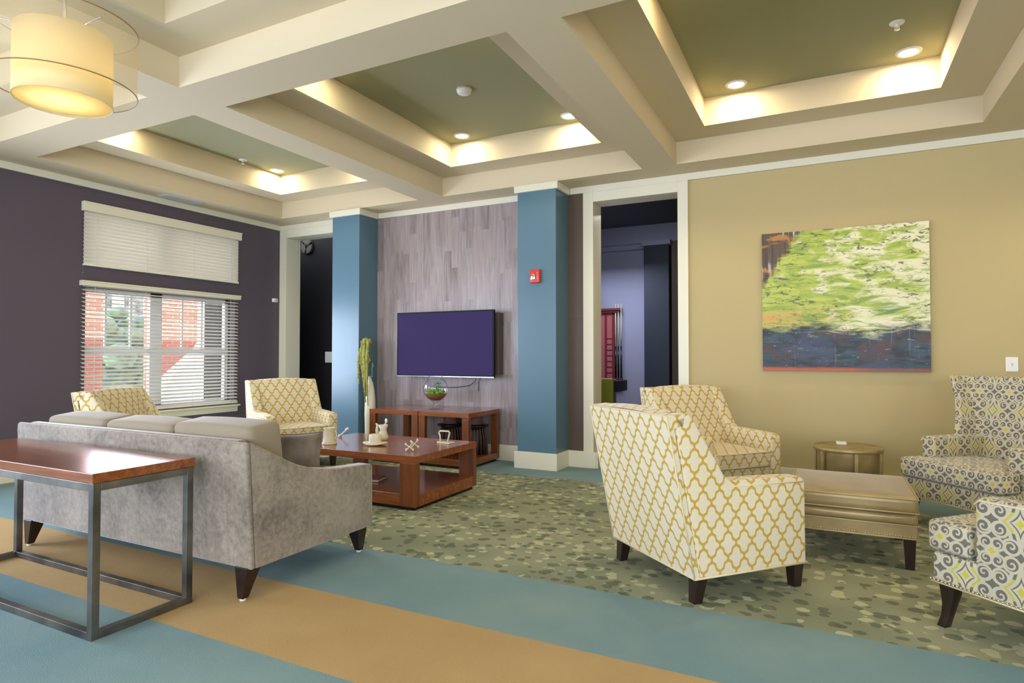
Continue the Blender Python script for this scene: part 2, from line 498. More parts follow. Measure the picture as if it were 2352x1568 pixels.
def soft(bm, x0, x1, y0, y1, z0, z1, r=0.03, puff=0.0, side=0.0, n=6):
    """upholstered block: rounded edges, crowned top and bottom, bulging sides"""
    h = [(x1 - x0) / 2, (y1 - y0) / 2, (z1 - z0) / 2]
    c = Vector(((x0 + x1) / 2, (y0 + y1) / 2, (z0 + z1) / 2))
    r = min([r] + [k * .98 for k in h])
    def samples(k):
        inner = h[k] - r
        e = [inner + r * q for q in (.45, .8, 1.0)]
        mid = [inner * (-1 + 2 * i / n) for i in range(n + 1)]
        return [-q for q in e[::-1]] + mid + e
    sm = [samples(k) for k in range(3)]
    vm = {}
    def vert(p):
        key = tuple(round(q, 5) for q in p)
        if key in vm: return vm[key]
        inn = Vector([max(-(h[k] - r), min(h[k] - r, p[k])) for k in range(3)])
        d = Vector(p) - inn
        w = inn + d.normalized() * r if d.length > 1e-6 else Vector(p)
        un = [w[k] / h[k] for k in range(3)]
        z = w.z * (1 + puff / h[2] * (1 - un[0] ** 2) * (1 - un[1] ** 2))
        xx = w.x * (1 + side / h[0] * (1 - un[2] ** 2) * (1 - un[1] ** 2))
        yy = w.y * (1 + side / h[1] * (1 - un[2] ** 2) * (1 - un[0] ** 2))
        vm[key] = bm.verts.new(c + Vector((xx, yy, z)))
        return vm[key]
    for ax in range(3):
        i, j = [k for k in range(3) if k != ax]
        for sgn in (-1, 1):
            for a in range(len(sm[i]) - 1):
                for b in range(len(sm[j]) - 1):
                    q = []
                    for (da, db) in ((0, 0), (1, 0), (1, 1), (0, 1)):
                        p = [0, 0, 0]; p[ax] = sgn * h[ax]; p[i] = sm[i][a + da]; p[j] = sm[j][b + db]
                        q.append(vert(p))
                    if len(set(q)) == 4:
                        f = bm.faces.new(q); f.smooth = True
    bmesh.ops.recalc_face_normals(bm, faces=bm.faces[:])
    return bm
def taper_leg(bm, x, y, z0, z1, w0, w1, dx=0, dy=0):
    """square leg: half-width w0 at floor, w1 at top, foot shifted by dx,dy"""
    A = [bm.verts.new((x + dx + a * w0, y + dy + b * w0, z0)) for a, b in ((-1, -1), (1, -1), (1, 1), (-1, 1))]
    B = [bm.verts.new((x + a * w1, y + b * w1, z1)) for a, b in ((-1, -1), (1, -1), (1, 1), (-1, 1))]
    bm.faces.new(A[::-1]); bm.faces.new(B)
    for i in range(4): bm.faces.new((A[i], A[(i + 1) % 4], B[(i + 1) % 4], B[i]))
    return bm
def uvbox(me):
    uv = me.uv_layers.new(name='UVMap')
    for p in me.polygons:
        n = p.normal
        for li in p.loop_indices:
            c = me.vertices[me.loops[li].vertex_index].co
            if abs(n.z) > .75: q = (c.x, c.y)
            elif abs(n.x) > abs(n.y): q = (c.y, c.z)
            else: q = (c.x, c.z)
            uv.data[li].uv = q
def obj(name, bm, mats, parent=None, bevel=0.0, seg=2, uv=False, loc=None, rot=None):
    me = bpy.data.meshes.new(name)
    bm.normal_update()
    bm.to_mesh(me); bm.free()
    for m in (mats if isinstance(mats, (list, tuple)) else [mats]): me.materials.append(M[m] if isinstance(m, str) else m)
    if uv: uvbox(me)
    o = bpy.data.objects.new(name, me)
    COL.objects.link(o)
    if parent: o.parent = parent
    if loc: o.location = loc
    if rot: o.rotation_euler = rot
    if bevel:
        b = o.modifiers.new('bevel', 'BEVEL'); b.width = bevel; b.segments = seg; b.limit_method = 'ANGLE'; b.angle_limit = R(35)
        b.harden_normals = False
        if seg > 2:
            for p in me.polygons: p.use_smooth = True
    return o
def tag(o, label, cat, group=None, kind=None):
    o['label'] = label; o['category'] = cat
    if group: o['group'] = group
    if kind: o['kind'] = kind
    return o
def thing(name, label, cat, loc=(0, 0, 0), rz=0, group=None):
    o = bpy.data.objects.new(name, None); o.empty_display_size = .1
    COL.objects.link(o); o.location = loc; o.rotation_euler = (0, 0, rz)
    return tag(o, label, cat, group)
def struct(name, bm, mats, **k):
    o = obj(name, bm, mats, **k); o['kind'] = 'structure'; return o
def kids(o): return [c for c in bpy.data.objects if c.parent == o]
def dup(root, loc, rz, label):
    r = root.copy(); COL.objects.link(r); r.location = loc; r.rotation_euler = (0, 0, rz); r['label'] = label
    for ch in kids(root):
        c = ch.copy(); COL.objects.link(c); c.parent = r
        for g in kids(ch):
            d = g.copy(); COL.objects.link(d); d.parent = c
    return r

# ---------------------------------------------------------------- room shell
H0, H1, H2 = 3.075, 3.29, 3.54
XL, XR, YB, YF = -7.0, 4.4, -4.0, 6.42
bm = bm_()
for y0, y1, mi in ((YB - .3, 1.20, 0), (1.20, 1.82, 0), (1.82, 2.44, 1), (2.44, 3.095, 0), (3.095, 5.70, 2), (5.70, 6.66, 0)):
    f = bm.faces.new([bm.verts.new(p) for p in ((XL - .3, y0, 0), (XR + .3, y0, 0), (XR + .3, y1, 0), (XL - .3, y1, 0))]); f.material_index = mi
struct('floor', bm, ['blue_carpet', 'tan_carpet', 'dapple'])

# coffered ceiling: beams at H0, step at H1, painted tray at H2
cx = [(-6.58, -4.33), (-3.98, -1.615), (-1.28, 1.13), (1.48, 3.88)]
cy = [(-3.45, -.60), (-.20, 2.74), (3.11, 6.045)]
bm = bm_()
def quad(bm, pts, mi=0):
    f = bm.faces.new([bm.verts.new(p) for p in pts]); f.material_index = mi
xs = sorted([XL - .3, XR + .3] + [v for c_ in cx for v in c_])
ys = sorted([YB - .3, 6.9] + [v for c_ in cy for v in c_])
for i in range(len(xs) - 1):
    for j in range(len(ys) - 1):
        if (xs[i], xs[i + 1]) in cx and (ys[j], ys[j + 1]) in cy: continue
        quad(bm, [(xs[i], ys[j], H0), (xs[i], ys[j + 1], H0), (xs[i + 1], ys[j + 1], H0), (xs[i + 1], ys[j], H0)])
def well(bm, x0, x1, y0, y1, za, zb, mi=0):
    for a, b in (((x0, y0), (x1, y0)), ((x1, y0), (x1, y1)), ((x1, y1), (x0, y1)), ((x0, y1), (x0, y0))):
        quad(bm, [(a[0], a[1], za), (b[0], b[1], za), (b[0], b[1], zb), (a[0], a[1], zb)], mi)
INS = 0.32
for x0, x1 in cx:
    for y0, y1 in cy:
        well(bm, x0, x1, y0, y1, H0, H1)
        a0, a1, b0, b1 = x0 + INS, x1 - INS, y0 + INS + .03, y1 - INS
        for (p0, p1, q0, q1) in ((x0, x1, y0, b0), (x0, x1, b1, y1), (x0, a0, b0, b1), (a1, x1, b0, b1)):
            quad(bm, [(p0, q0, H1), (p0, q1, H1), (p1, q1, H1), (p1, q0, H1)])
        well(bm, a0, a1, b0, b1, H1, H2)
        quad(bm, [(a0, b0, H2), (a0, b1, H2), (a1, b1, H2), (a1, b0, H2)], 1)
bmesh.ops.recalc_face_normals(bm, faces=bm.faces[:])
struct('ceiling', bm, ['ceil', 'sage'])
bm = bm_(); box(bm, XL - .4, XR + .4, YB - .4, 12, 3.66, 3.8); struct('ceiling_slab', bm, 'ceil')

T_ = 0.22
# left wall with two stacked windows and, behind the camera, one more window
W1 = (3.79, 5.65, 0.585, 1.955)
W2_ = (3.79, 5.65, 2.175, 2.80)
W3 = (-1.0, 1.6, 0.5, 2.6)
W4 = (-2.2, 1.2, 0.5, 2.6)  # unseen opening in the right wall, added for the warm fill
bm = bm_()
def wallx(bm, x0, x1, ya, yb, za, zb, holes):
    ysl = sorted({ya, yb} | {h[0] for h in holes} | {h[1] for h in holes})
    for a, b in zip(ysl, ysl[1:]):
        hs = sorted([h for h in holes if h[0] <= a + 1e-6 and h[1] >= b - 1e-6], key=lambda h: h[2])
        z = za
        for h in hs:
            box(bm, x0, x1, a, b, z, h[2]); z = h[3]
        box(bm, x0, x1, a, b, z, zb)
wallx(bm, XL - T_, XL, YB - T_, 6.66, 0, H0 + .05, [W1, W2_, W3])
struct('wall_left', bm, 'plum')
bm = bm_()
wallx(bm, XR, XR + T_, YB, 7, 0, H0 + .05, [W4]); struct('wall_right', bm, 'khaki')
bm = bm_()
xcur = XL - T_
for wx in (-4.6, -1.3, 2.0):
    box(bm, xcur, wx - 1.35, YB - T_, YB, 0, H0 + .05)
    box(bm, wx - 1.35, wx + 1.35, YB - T_, YB, 0, 0.55); box(bm, wx - 1.35, wx + 1.35, YB - T_, YB, 2.75, H0 + .05)
    xcur = wx + 1.35
box(bm, xcur, XR + T_, YB - T_, YB, 0, H0 + .05)
struct('wall_rear', bm, 'khaki')
YW = 6.66
bm = bm_(); box(bm, -1.35, XR, YF, YW, 0, H0 + .05); struct('wall_back', bm, 'khaki')
bm = bm_(); box(bm, -5.30, -2.95, YF, YW, 0, H0 + .02); struct('wall_feature', bm, 'tile')
bm = bm_(); box(bm, -2.95, -2.26, YF, YW, 0, H0 + .02); box(bm, -2.60, -2.36, YF - .006, YF, 1.63, H0); box(bm, -2.60, -2.36, YF - .006, YF, .1, 1.625)
struct('wall_panel', bm, 'umber')
bm = bm_(); box(bm, -5.75, -5.30, YF, YW, 0, H0 + .02); box(bm, -7.0, -5.75, YF, YW, 2.9, H0 + .02); box(bm, -2.26, -1.35, YF, YW, 2.9, H0 + .02); box(bm, -7.0, -6.88, YF, YW, 0, 2.9)
struct('wall_header', bm, 'trim')
# pillars
for px0, px1 in ((-5.685, -5.24), (-3.01, -2.555)):
    bm = bm_(); box(bm, px0, px1, 6.06, YF, 0, H0)
    struct('pillar', bm, 'teal', bevel=.004)
# crown and base trims
CZ = 3.005
tn = [0]
def trim(boxes, mat='trim', bev=.004):
    tn[0] += 1
    bm = bm_()
    for b_ in boxes: box(bm, *b_)
    return struct('trim_%d' % tn[0], bm, mat, bevel=bev)
trim([(XL, XL + .03, YB, YF, CZ, H0)])                                         # crown left
trim([(-7, -5.70, YF - .03, YF, CZ, H0), (-5.21, -3.04, YF - .03, YF, CZ, H0), (-2.525, XR, YF - .03, YF, CZ, H0)])
for px0, px1 in ((-5.685, -5.24), (-3.01, -2.555)):
    trim([(px0 - .03, px1 + .03, 6.03, 6.06, CZ - .008, H0 - .0005), (px1, px1 + .03, 6.06, 6.39, CZ - .008, H0 - .0005), (px0 - .03, px0, 6.06, 6.39, CZ - .008, H0 - .0005)])
    trim([(px0 - .03, px1 + .02, 6.03, 6.06, 0, .18), (px1, px1 + .02, 6.06, 6.40, 0, .18), (px0 - .03, px0, 6.06, 6.40, 0, .18)])
trim([(XL, XL + .02, YB, YF, 0, .14)]).name = 'baseboard_left'
trim([(-5.22, -3.04, YF - .04, YF, 0, .18)]).name = 'baseboard_feature'
trim([(-2.535, -2.22, 6.36, 6.40, 0, .178), (-2.26, -2.20, 6.37, YW, 0, .178)]).name = 'baseboard_doorway'
trim([(-1.24, XR, YF - .02, YF, 0, .16)]).name = 'baseboard_back'
# door casings
def casing(name, x0, x1, xi0, xi1, zt):
    bm = bm_()
    y0 = YF - .03
    if x0 < xi0: box(bm, x0, xi0, y0, YF, 0, H0 - .07); box(bm, xi0 - .015, xi0, YF, YW, 0, zt)
    if x1 > xi1: box(bm, xi1, x1, y0, YF, 0, H0 - .07); box(bm, xi1, xi1 + .015, YF, YW, 0, zt)
    box(bm, xi0, xi1, y0, YF, zt, H0 - .07); box(bm, xi0, xi1, YF, YW, zt, zt + .015)
    return struct(name, bm, 'trim', bevel=.003)
casing('door_1', -6.995, -5.69, -6.865, -5.69, 2.895)
casing('door_2', -2.372, -1.24, -2.255, -1.345, 2.895)

# hall behind the left doorway
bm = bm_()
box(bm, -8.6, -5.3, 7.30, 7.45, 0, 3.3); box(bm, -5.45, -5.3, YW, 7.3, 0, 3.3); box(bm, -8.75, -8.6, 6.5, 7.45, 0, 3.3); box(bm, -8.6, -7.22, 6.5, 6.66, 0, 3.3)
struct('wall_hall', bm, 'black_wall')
bm = bm_(); box(bm, -8.6, -5.3, 6.6, 7.4, -.02, 0.0); struct('floor_hall', bm, 'blue_carpet')
# games room behind the right doorway
bm = bm_(); box(bm, -5.3, 1.5, 9.5, 9.7, 0, 3.6); box(bm, -5.3, -5.1, YW, 9.5, 0, 3.6); struct('wall_games', bm, 'slate')
bm = bm_(); box(bm, -2.43, -2.06, 9.16, 9.5, 0, 2.86); struct('pillar_games', bm, 'navy')
bm = bm_(); box(bm, -2.05, 1.5, 9.30, 9.5, 0, 2.95); box(bm, .9, 1.1, YW, 9.4, 0, 3.6); struct('wall_games_right', bm, 'umber')
bm = bm_(); box(bm, -5.3, 1.5, 9.28, 9.499, 2.93, 3.2); box(bm, -5.3, 1.5, 9.38, 9.498, 2.86, 2.93); box(bm, -2.46, -2.03, 9.12, 9.3, 2.86, 2.93); struct('trim_games', bm, 'slate')
bm = bm_(); box(bm, -5.3, 1.5, YW, 9.5, 3.2, 3.3); struct('ceiling_games', bm, 'slate_d')
bm = bm_(); box(bm, -5.3, 1.5, YW, 9.7, -.02, 0.0); struct('floor_games', bm, 'tan_carpet')
light('games_room_fill', 'AREA', (-2.9, 8.4, 2.6), (0, 0, 0), 34, (.8, .84, 1.0), .9, .5)  # unseen fill light added to brighten the games room

light('games_room_door_fill', 'AREA', (-2.0, 7.1, 2.9), (R(12), 0, 0), 9, (1.0, .92, .8), .5, .5)  # second added fill, lifts the dark front of the green chair

# ---------------------------------------------------------------- windows
def window_frame(name, w, mull, rails, grids):
    y0, y1, z0, z1 = w
    x = XL - .13
    root = bpy.data.objects.new(name, None); COL.objects.link(root); root['kind'] = 'structure'
    bm = bm_()
    for b_ in ((y0, y0 + .05, z0, z1), (y1 - .05, y1, z0, z1), (y0, y1, z0, z0 + .05), (y0, y1, z1 - .05, z1)): box(bm, x - .06, x, *b_)
    for m in mull: box(bm, x - .06, x, m - .075, m + .075, z0, z1)
    for r_ in rails: box(bm, x - .05, x + .01, y0, y1, r_ - .03, r_ + .03)
    obj('window_frame', bm, 'frame', root, bevel=.004)
    if grids:
        bm = bm_()
        for (gy, ga, gb) in grids: box(bm, x - .035, x - .01, gy - .01, gy + .01, ga, gb)
        obj('grid_bars', bm, 'frame', root)
    bm = bm_(); box(bm, x - .032, x - .028, y0, y1, z0, z1); obj('pane', bm, 'glass', root)
    return root
window_frame('window_1', W1, [4.655], [1.27], [(4.08, 1.27, 1.95), (4.36, 1.27, 1.95), (5.00, 1.27, 1.95), (5.27, 1.27, 1.95)])
window_frame('window_2', W2_, [4.655], [], [])
w3 = window_frame('window_3', W3, [0.3], [], [])
bm = bm_()
prism(bm, [(XL - .02, .575), (XL + .075, .575), (XL + .075, .555), (XL + .025, .55), (XL + .02, .48), (XL - .02, .48)], 3.70, 5.69, 'y')
struct('trim_sill', bm, 'trim', bevel=.003)

def blind(name, label, y0, y1, ztop, zbot, tilt, val_h, pitch, mat):
    root = thing(name, label, 'window blind', (XL, (y0 + y1) / 2, zbot), 0, None)
    def B(a, b, c, d, e, f): return (a, b, c - (y0 + y1) / 2, d - (y0 + y1) / 2, e - zbot, f - zbot)
    bm = bm_(); box(bm, *B(.035, .052, y0 - .02, y1 + .03, ztop - val_h, ztop)); box(bm, *B(0.001, .035, y0 - .02, y0 - .005, ztop - val_h, ztop)); box(bm, *B(0.001, .035, y1 + .015, y1 + .03, ztop - val_h, ztop))
    box(bm, *B(.035, .058, y0 - .022, y1 + .032, ztop - .018, ztop))
    obj('valance', bm, 'trim', root, bevel=.003)
    bm = bm_()
    z = zbot + .035
    c_, s_ = math.cos(tilt), math.sin(tilt)
    hw = .024
    while z < ztop - val_h * .6:
        pr = []
        for k in range(5):
            q = -1 + k * .5
            yy = q * hw; zz = (1 - q * q) * .004
            pr.append((.015 + yy * c_ - zz * s_, z - zbot + yy * s_ + zz * c_))
        back = [(p[0] + .0012 * s_, p[1] - .0022) for p in pr[::-1]]
        prism(bm, pr + back, y0 - (y0 + y1) / 2, y1 - (y0 + y1) / 2, 'y')
        z += pitch
    obj('slats', bm, mat, root)
    bm = bm_(); box(bm, *B(-.008, .036, y0, y1, zbot, zbot + .02)); obj('bottom_rail', bm, 'vinyl', root, bevel=.003)
    for yy in (y0 + .12, y0 + (y1 - y0) * .35, y0 + (y1 - y0) * .66, y1 - .12):
        bm = bm_(); tube(bm, [(.0405, yy - (y0 + y1) / 2, .005), (.0405, yy - (y0 + y1) / 2, ztop - zbot - .03)], .0016, 5); obj('cord', bm, 'vinyl', root)
    return root
b1 = blind('window_blind', 'white slatted blind with open slats over the lower window', 3.745, 5.675, 2.012, .59, R(-20), .055, .043, 'slat')
b2 = blind('window_blind', 'closed white slatted blind over the short upper window', 3.755, 5.68, 2.85, 2.172, R(-68), .10, .041, 'slat')
bm = bm_(); tube(bm, [(.05, -.985, -.02), (.06, -.99, -.1), (.055, -.998, -.15)], .005, 6); obj('tilt_wand', bm, 'glass', b2)

# ---------------------------------------------------------------- outside the window
bm = bm_(); box(bm, -60, XL - T_, -30, 40, -.35, -.15); struct('ground', bm, 'asphalt')
def tagged(name, bm, mats, label, cat, group=None, **k): return tag(obj(name, bm, mats, **k), label, cat, group)
b_ = thing('brick_building', 'red brick building outside the right half of the window', 'building', (-11, 8.8, -.15))
bm = bm_(); box(bm, -.2, .3, -1.72, 1.6, 0, 6); obj('facade', bm, 'brick', b_)
bm = bm_()
box(bm, .3, .36, -1.0, -.1, 1.4, 2.9); obj('window', bm, 'frame', b_)
bm = bm_(); box(bm, -10.1, -9.9, 5.25, 5.62, -.15, 5); tagged('brick_pier', bm, 'brick', 'pinkish brick pier outside the left edge of the window', 'pier')
b_ = thing('far_building', 'pale grey building seen far outside through the left pane', 'building', (-24, 14.2, -.15))
bm = bm_(); box(bm, -3, 0, -2.6, 1.6, 0, 4.6); obj('wall', bm, 'slate', b_)
bm = bm_()
for k in range(3): box(bm, .0, .05, -2.2 + k * 1.2, -1.5 + k * 1.2, 2.7, 4.0)
obj('window', bm, 'steel', b_)
tr = thing('tree', 'leafy green tree beyond the left pane of the window', 'tree', (-14.5, 8.3, -.15))
bm = bm_(); tube(bm, [(0, 0, 0), (.05, .03, .8), (0, .1, 1.6)], [.12, .09, .05], 8); obj('trunk', bm, 'rack', tr)
bm = bm_()
for k in range(60):
    a_, h_ = random.uniform(0, 2 * PI), random.uniform(.5, 2.4)
    rr = random.uniform(0, 1.0) * (1.15 - .35 * abs(h_ - 1.2))
    ball(bm, (rr * math.cos(a_), rr * math.sin(a_), h_), random.uniform(.18, .36), 7, sc=(1, 1, .8))
obj('crown', bm, 'foliage', tr)
bm = bm_(); prism(bm, [(6.2, -.14), (8.05, -.14), (8.05, 1.95), (7.9, 1.95), (7.5, 1.35), (6.9, .85)], -10.4, -10.1, 'x')
tagged('ramp_wall', bm, 'frame', 'bright white sloping wall outside the right pane', 'wall')

# ---------------------------------------------------------------- ceiling fittings
def downlight_proto():
    r = thing('downlight', 'round recessed downlight', 'ceiling light')
    bm = bm_(); lathe(bm, [(.062, -.004), (.066, -.009), (.085, -.009), (.090, 0)], seg=32); obj('trim_ring', bm, 'white', r)
    bm = bm_(); lathe(bm, [(0, -.0035), (.064, -.0035)], seg=32); obj('lens', bm, LENS, r)
    return r
LENS = glow('downlight_lens', (255, 236, 200), 22)
spots = []
txt = {(1, 1): 'right downlight in the middle tray', (1, 0): 'left downlight in the middle tray', (2, 0): 'left downlight in the large right tray', (2, 1): 'right downlight in the large right tray, beside the sprinkler', (0, 0): 'downlight in the far left tray'}
names = []
dl = None
for ci, (x0, x1) in enumerate(cx):
    for ri, (y0, y1) in enumerate(cy):
        if ri == 1: continue
        if ci == 3 and ri == 2: lx = [1.92, 3.4]
        else: lx = {0: [-6.13, -4.80], 1: [-3.41, -2.195], 2: [-.665, .585], 3: [1.92, 3.4]}[ci]
        for k, xx in enumerate(lx):
            for yy in (y1 - .50, y0 + .55):
                if ri == 2 or True:
                    spots.append((ci, ri, k, xx, yy))
for (ci, ri, k, xx, yy) in spots:
    vis = ri == 2 and yy > 5 and (ci, k) in ((0, 0), (1, 0), (1, 1), (2, 0), (2, 1))
    warm = ci >= 2
    if vis:
        if dl is None:
            dl = downlight_proto(); o = dl; o.location = (xx, yy, H2)
        else: o = dup(dl, (xx, yy, H2), 0, '')
        o['label'] = {(0, 0): 'glowing round downlight in the far left ceiling tray', (1, 0): 'glowing downlight in the middle tray, nearer the smoke detector', (1, 1): 'downlight in the middle tray half cut by the ceiling beam', (2, 0): 'left downlight of the olive right-hand ceiling tray', (2, 1): 'right downlight of the olive tray, beside the sprinkler'}[(ci, k)]
        o['group'] = 'recessed ceiling downlights'
    if ri == 0 and ci in (0, 3): continue
    L = light('downlight_lamp', 'AREA', (xx, yy, H2 - .012), (0, 0, 0), 8 if ci >= 2 else 5.5, (1.0, .80, .50) if warm else (1.0, .90, .64), .12)
    L.data.shape = 'DISK'
sd = thing('smoke_detector', 'round white smoke detector in the middle of the sage tray', 'smoke detector', (-2.794, 4.577, H2))
bm = bm_(); lathe(bm, [(0, -.048), (.03, -.047), (.058, -.036), (.066, -.014), (.068, 0)], seg=32); obj('housing', bm, 'white', sd)
bm = bm_(); lathe(bm, [(.067, -.012), (.07, -.010), (.07, -.006), (.067, -.004)], seg=32); obj('vent_ring', bm, 'vent', sd)
def sprinkler(x, y, lab):
    s = thing('fire_sprinkler', lab, 'sprinkler', (x, y, H2), 0, 'ceiling fire sprinklers')
    bm = bm_(); lathe(bm, [(.012, -.012), (.045, -.008), (.048, 0)], seg=24); obj('escutcheon', bm, 'white', s)
    bm = bm_(); lathe(bm, [(.0, -.03), (.012, -.028), (.012, -.006)], seg=12); lathe(bm, [(0, -.052), (.018, -.05), (.018, -.047), (0, -.045)], seg=12)
    tube(bm, [(.012, 0, -.025), (.014, 0, -.04), (.003, 0, -.05)], .003, 5); tube(bm, [(-.012, 0, -.025), (-.014, 0, -.04), (-.003, 0, -.05)], .003, 5)
    obj('nozzle', bm, 'white', s)
sprinkler(.462, 5.017, 'small white sprinkler near the right edge of the olive tray')
sprinkler(-6.155, 5.059, 'tiny white sprinkler in the far left grey-blue tray')
bm = bm_(); box(bm, -6.90, -6.72, 4.50, 4.98, H0 - .008, H0 - .0005)
for k in range(7): box(bm, -6.885 + k * .024, -6.875 + k * .024, 4.52, 4.96, H0 - .014, H0 - .008)
tagged('ceiling_vent', bm, 'vent', 'pale air vent in the ceiling border above the windows', 'vent')

# pendant lamp
PX, PY = -2.8, 1.42
pd = thing('pendant_lamp', 'double drum pendant lamp with sheer outer shade, upper left', 'pendant lamp', (PX, PY, H2))
def drum(bm, r, z0, z1, seg=64):
    lathe(bm, [(r, z0 - H2), (r, z1 - H2), (r - .002, z1 - H2), (r - .002, z0 - H2), (r, z0 - H2)], seg=seg)
bm = bm_(); drum(bm, .172, 2.265, 2.545); obj('inner_shade', bm, 'shade', pd)
bm = bm_(); drum(bm, .262, 2.325, 2.595); obj('outer_shade', bm, 'sheer', pd)
bm = bm_()
for rr, zz in ((.2625, 2.327), (.2625, 2.594)):
    tube(bm, [(rr * math.cos(2 * PI * k / 48), rr * math.sin(2 * PI * k / 48), zz - H2) for k in range(49)], .0022, 6, cap=False)
obj('shade_rim', bm, plain('bronze_rim', (150, 112, 62), .4), pd)
bm = bm_()
for rr, zz in ((.1725, 2.266),):
    tube(bm, [(rr * math.cos(2 * PI * k / 48), rr * math.sin(2 * PI * k / 48), zz - H2) for k in range(49)], .0018, 6, cap=False)
obj('inner_rim', bm, 'shade', pd)
bm = bm_(); lathe(bm, [(0, 2.274 - H2), (.169, 2.274 - H2), (.169, 2.278 - H2), (0, 2.278 - H2)], seg=48); obj('diffuser', bm, shade_mat('white_diffuser', (255, 246, 220), .9, 0.0), pd)
bm = bm_(); tube(bm, [(0, 0, 2.55 - H2), (0, 0, -.02)], .006, 8); lathe(bm, [(.0, -.03), (.06, -.028), (.065, 0)], seg=24)
for k in range(3): tube(bm, [(0, 0, 2.56 - H2), (.26 * math.cos(k * 2.09), .26 * math.sin(k * 2.09), 2.56 - H2)], .003, 6)
obj('stem', bm, 'chrome', pd)
bm = bm_(); ball(bm, (0, 0, 2.42 - H2), .03, 12); obj('bulb', bm, glow('warm_bulb', (255, 224, 160), 20), pd)
bl_ = light('pendant_bulb_light', 'POINT', (0, 0, 2.42 - H2), (0, 0, 0), 9, (1.0, .95, .84), parent=pd)
bl_.data.shadow_soft_size = .045

# ---------------------------------------------------------------- things on the walls
pt = thing('wall_painting', 'abstract canvas in lime green and cream over dark blue', 'painting', (-.543, YF - .002, 1.075))
bm = bm_(); box(bm, 0, 1.347, -.038, 0, 0, 1.31)
o = obj('canvas', bm, 'painting', pt, uv=True)
sw = thing('light_switch', 'white wall plate to the right of the painting', 'light switch', (1.364, YF - .001, 1.147))
bm = bm_(); box(bm, -.042, .042, -.007, 0, -.06, .06); obj('plate', bm, 'white', sw, bevel=.003)
bm = bm_(); box(bm, -.005, .005, -.018, -.007, -.012, .012); obj('toggle', bm, 'vent', sw, bevel=.002)
al = thing('fire_alarm', 'red fire alarm strobe on the right blue pillar', 'fire alarm', (-2.786, 6.059, 2.07))
bm = bm_(); box(bm, -.058, .058, -.045, 0, -.073, .073); obj('housing', bm, 'red', al, bevel=.01, seg=3)
bm = bm_(); box(bm, -.042, .014, -.058, -.045, -.040, .022); obj('strobe_lens', bm, 'chrome', al, bevel=.01, seg=3)
bm = bm_()
for k in range(4): box(bm, .026, .046, -.048, -.045, -.03 + k * .02, -.024 + k * .02)
obj('horn_grille', bm, plain('pale_pink_marks', (240, 150, 130), .5), al)
kp = thing('access_keypad', 'small white keypad plate on the dark hall wall', 'keypad', (-6.83, 7.299, 1.19))
bm = bm_(); box(bm, -.14, .12, -.02, 0, -.085, .085); obj('plate', bm, 'white', kp, bevel=.006)
bm = bm_(); box(bm, .03, .07, -.024, -.02, -.02, .02); obj('reader', bm, 'black', kp)
sg = thing('round_wall_vent', 'round grey three-spoked fitting high on dark hall wall', 'wall fitting', (-7.37, 7.299, 2.955))
bm = bm_()
for k in range(3):
    a0 = k * 2 * PI / 3 + .55
    pts = [(.115 * math.cos(a0 + q * 1.75 / 8), .115 * math.sin(a0 + q * 1.75 / 8)) for q in range(9)] + [(.03 * math.cos(a0 + q * 1.6 / 4), .03 * math.sin(a0 + q * 1.6 / 4)) for q in range(4, -1, -1)]
    prism(bm, pts, -.03, -.012, 'y')
obj('blades', bm, plain('tarnished_grey', (120, 118, 106), .5), sg)
bm = bm_(); lathe(bm, [(.02, 0), (.125, 0), (.128, .012), (.118, .012)], seg=32)
obj('ring', bm, plain('dull_grey', (90, 90, 88), .5), sg, rot=(R(90), 0, 0))
sn = thing('wall_sensor', 'small white sensor knob at the corner of the plum wall', 'sensor', (XL + .001, 6.30, 2.0))
bm = bm_(); box(bm, 0, .035, -.045, .045, -.028, .028); obj('housing', bm, 'white', sn, bevel=.012, seg=3)
bm = bm_(); lathe(bm, [(0, .012), (.018, .008), (.02, 0)], seg=16); obj('dome', bm, 'vent', sn, loc=(.035, 0, 0), rot=(0, R(90), 0))

# television
tv = thing('television', 'flat television with purple screen on the tiled wall', 'television', (-4.075, YF - .001, 1.355))
bm = bm_(); box(bm, -.687, .687, -.205, -.170, -.392, .392); obj('bezel', bm, plain('matte_black_bezel', (10, 9, 12), .5, spec=.2), tv, bevel=.004)
bm = bm_(); box(bm, -.668, .668, -.2065, -.2052, -.368, .374); SCR = glow('purple_screen', (60, 50, 97), 1.0); SCR.node_tree.nodes['Principled BSDF'].inputs['Specular IOR Level'].default_value = 0.05; SCR.node_tree.nodes['Principled BSDF'].inputs['Base Color'].default_value = (.002, .002, .003, 1)
obj('screen', bm, SCR, tv)
bm = bm_(); box(bm, -.687, .687, -.2075, -.2055, -.394, -.382); obj('lower_strip', bm, 'chrome', tv)
bm = bm_(); box(bm, -.50, .50, -.170, -.13, -.32, .32); obj('rear_housing', bm, 'black', tv, bevel=.01)
bm = bm_(); box(bm, .45, .70, -.12, 0, -.36, .36); box(bm, -.45, .45, -.13, -.02, -.1, .1); obj('wall_mount', bm, 'umber', tv)
bm = bm_(); tube(bm, [(.42, -.15, -.39), (.36, -.06, -.44), (.24, -.012, -.50), (.05, -.012, -.525), (-.2, -.012, -.53)], .004, 6)
tube(bm, [(.48, -.15, -.39), (.40, -.05, -.45), (.37, -.012, -.56)], .004, 6); obj('cable', bm, 'black', tv)

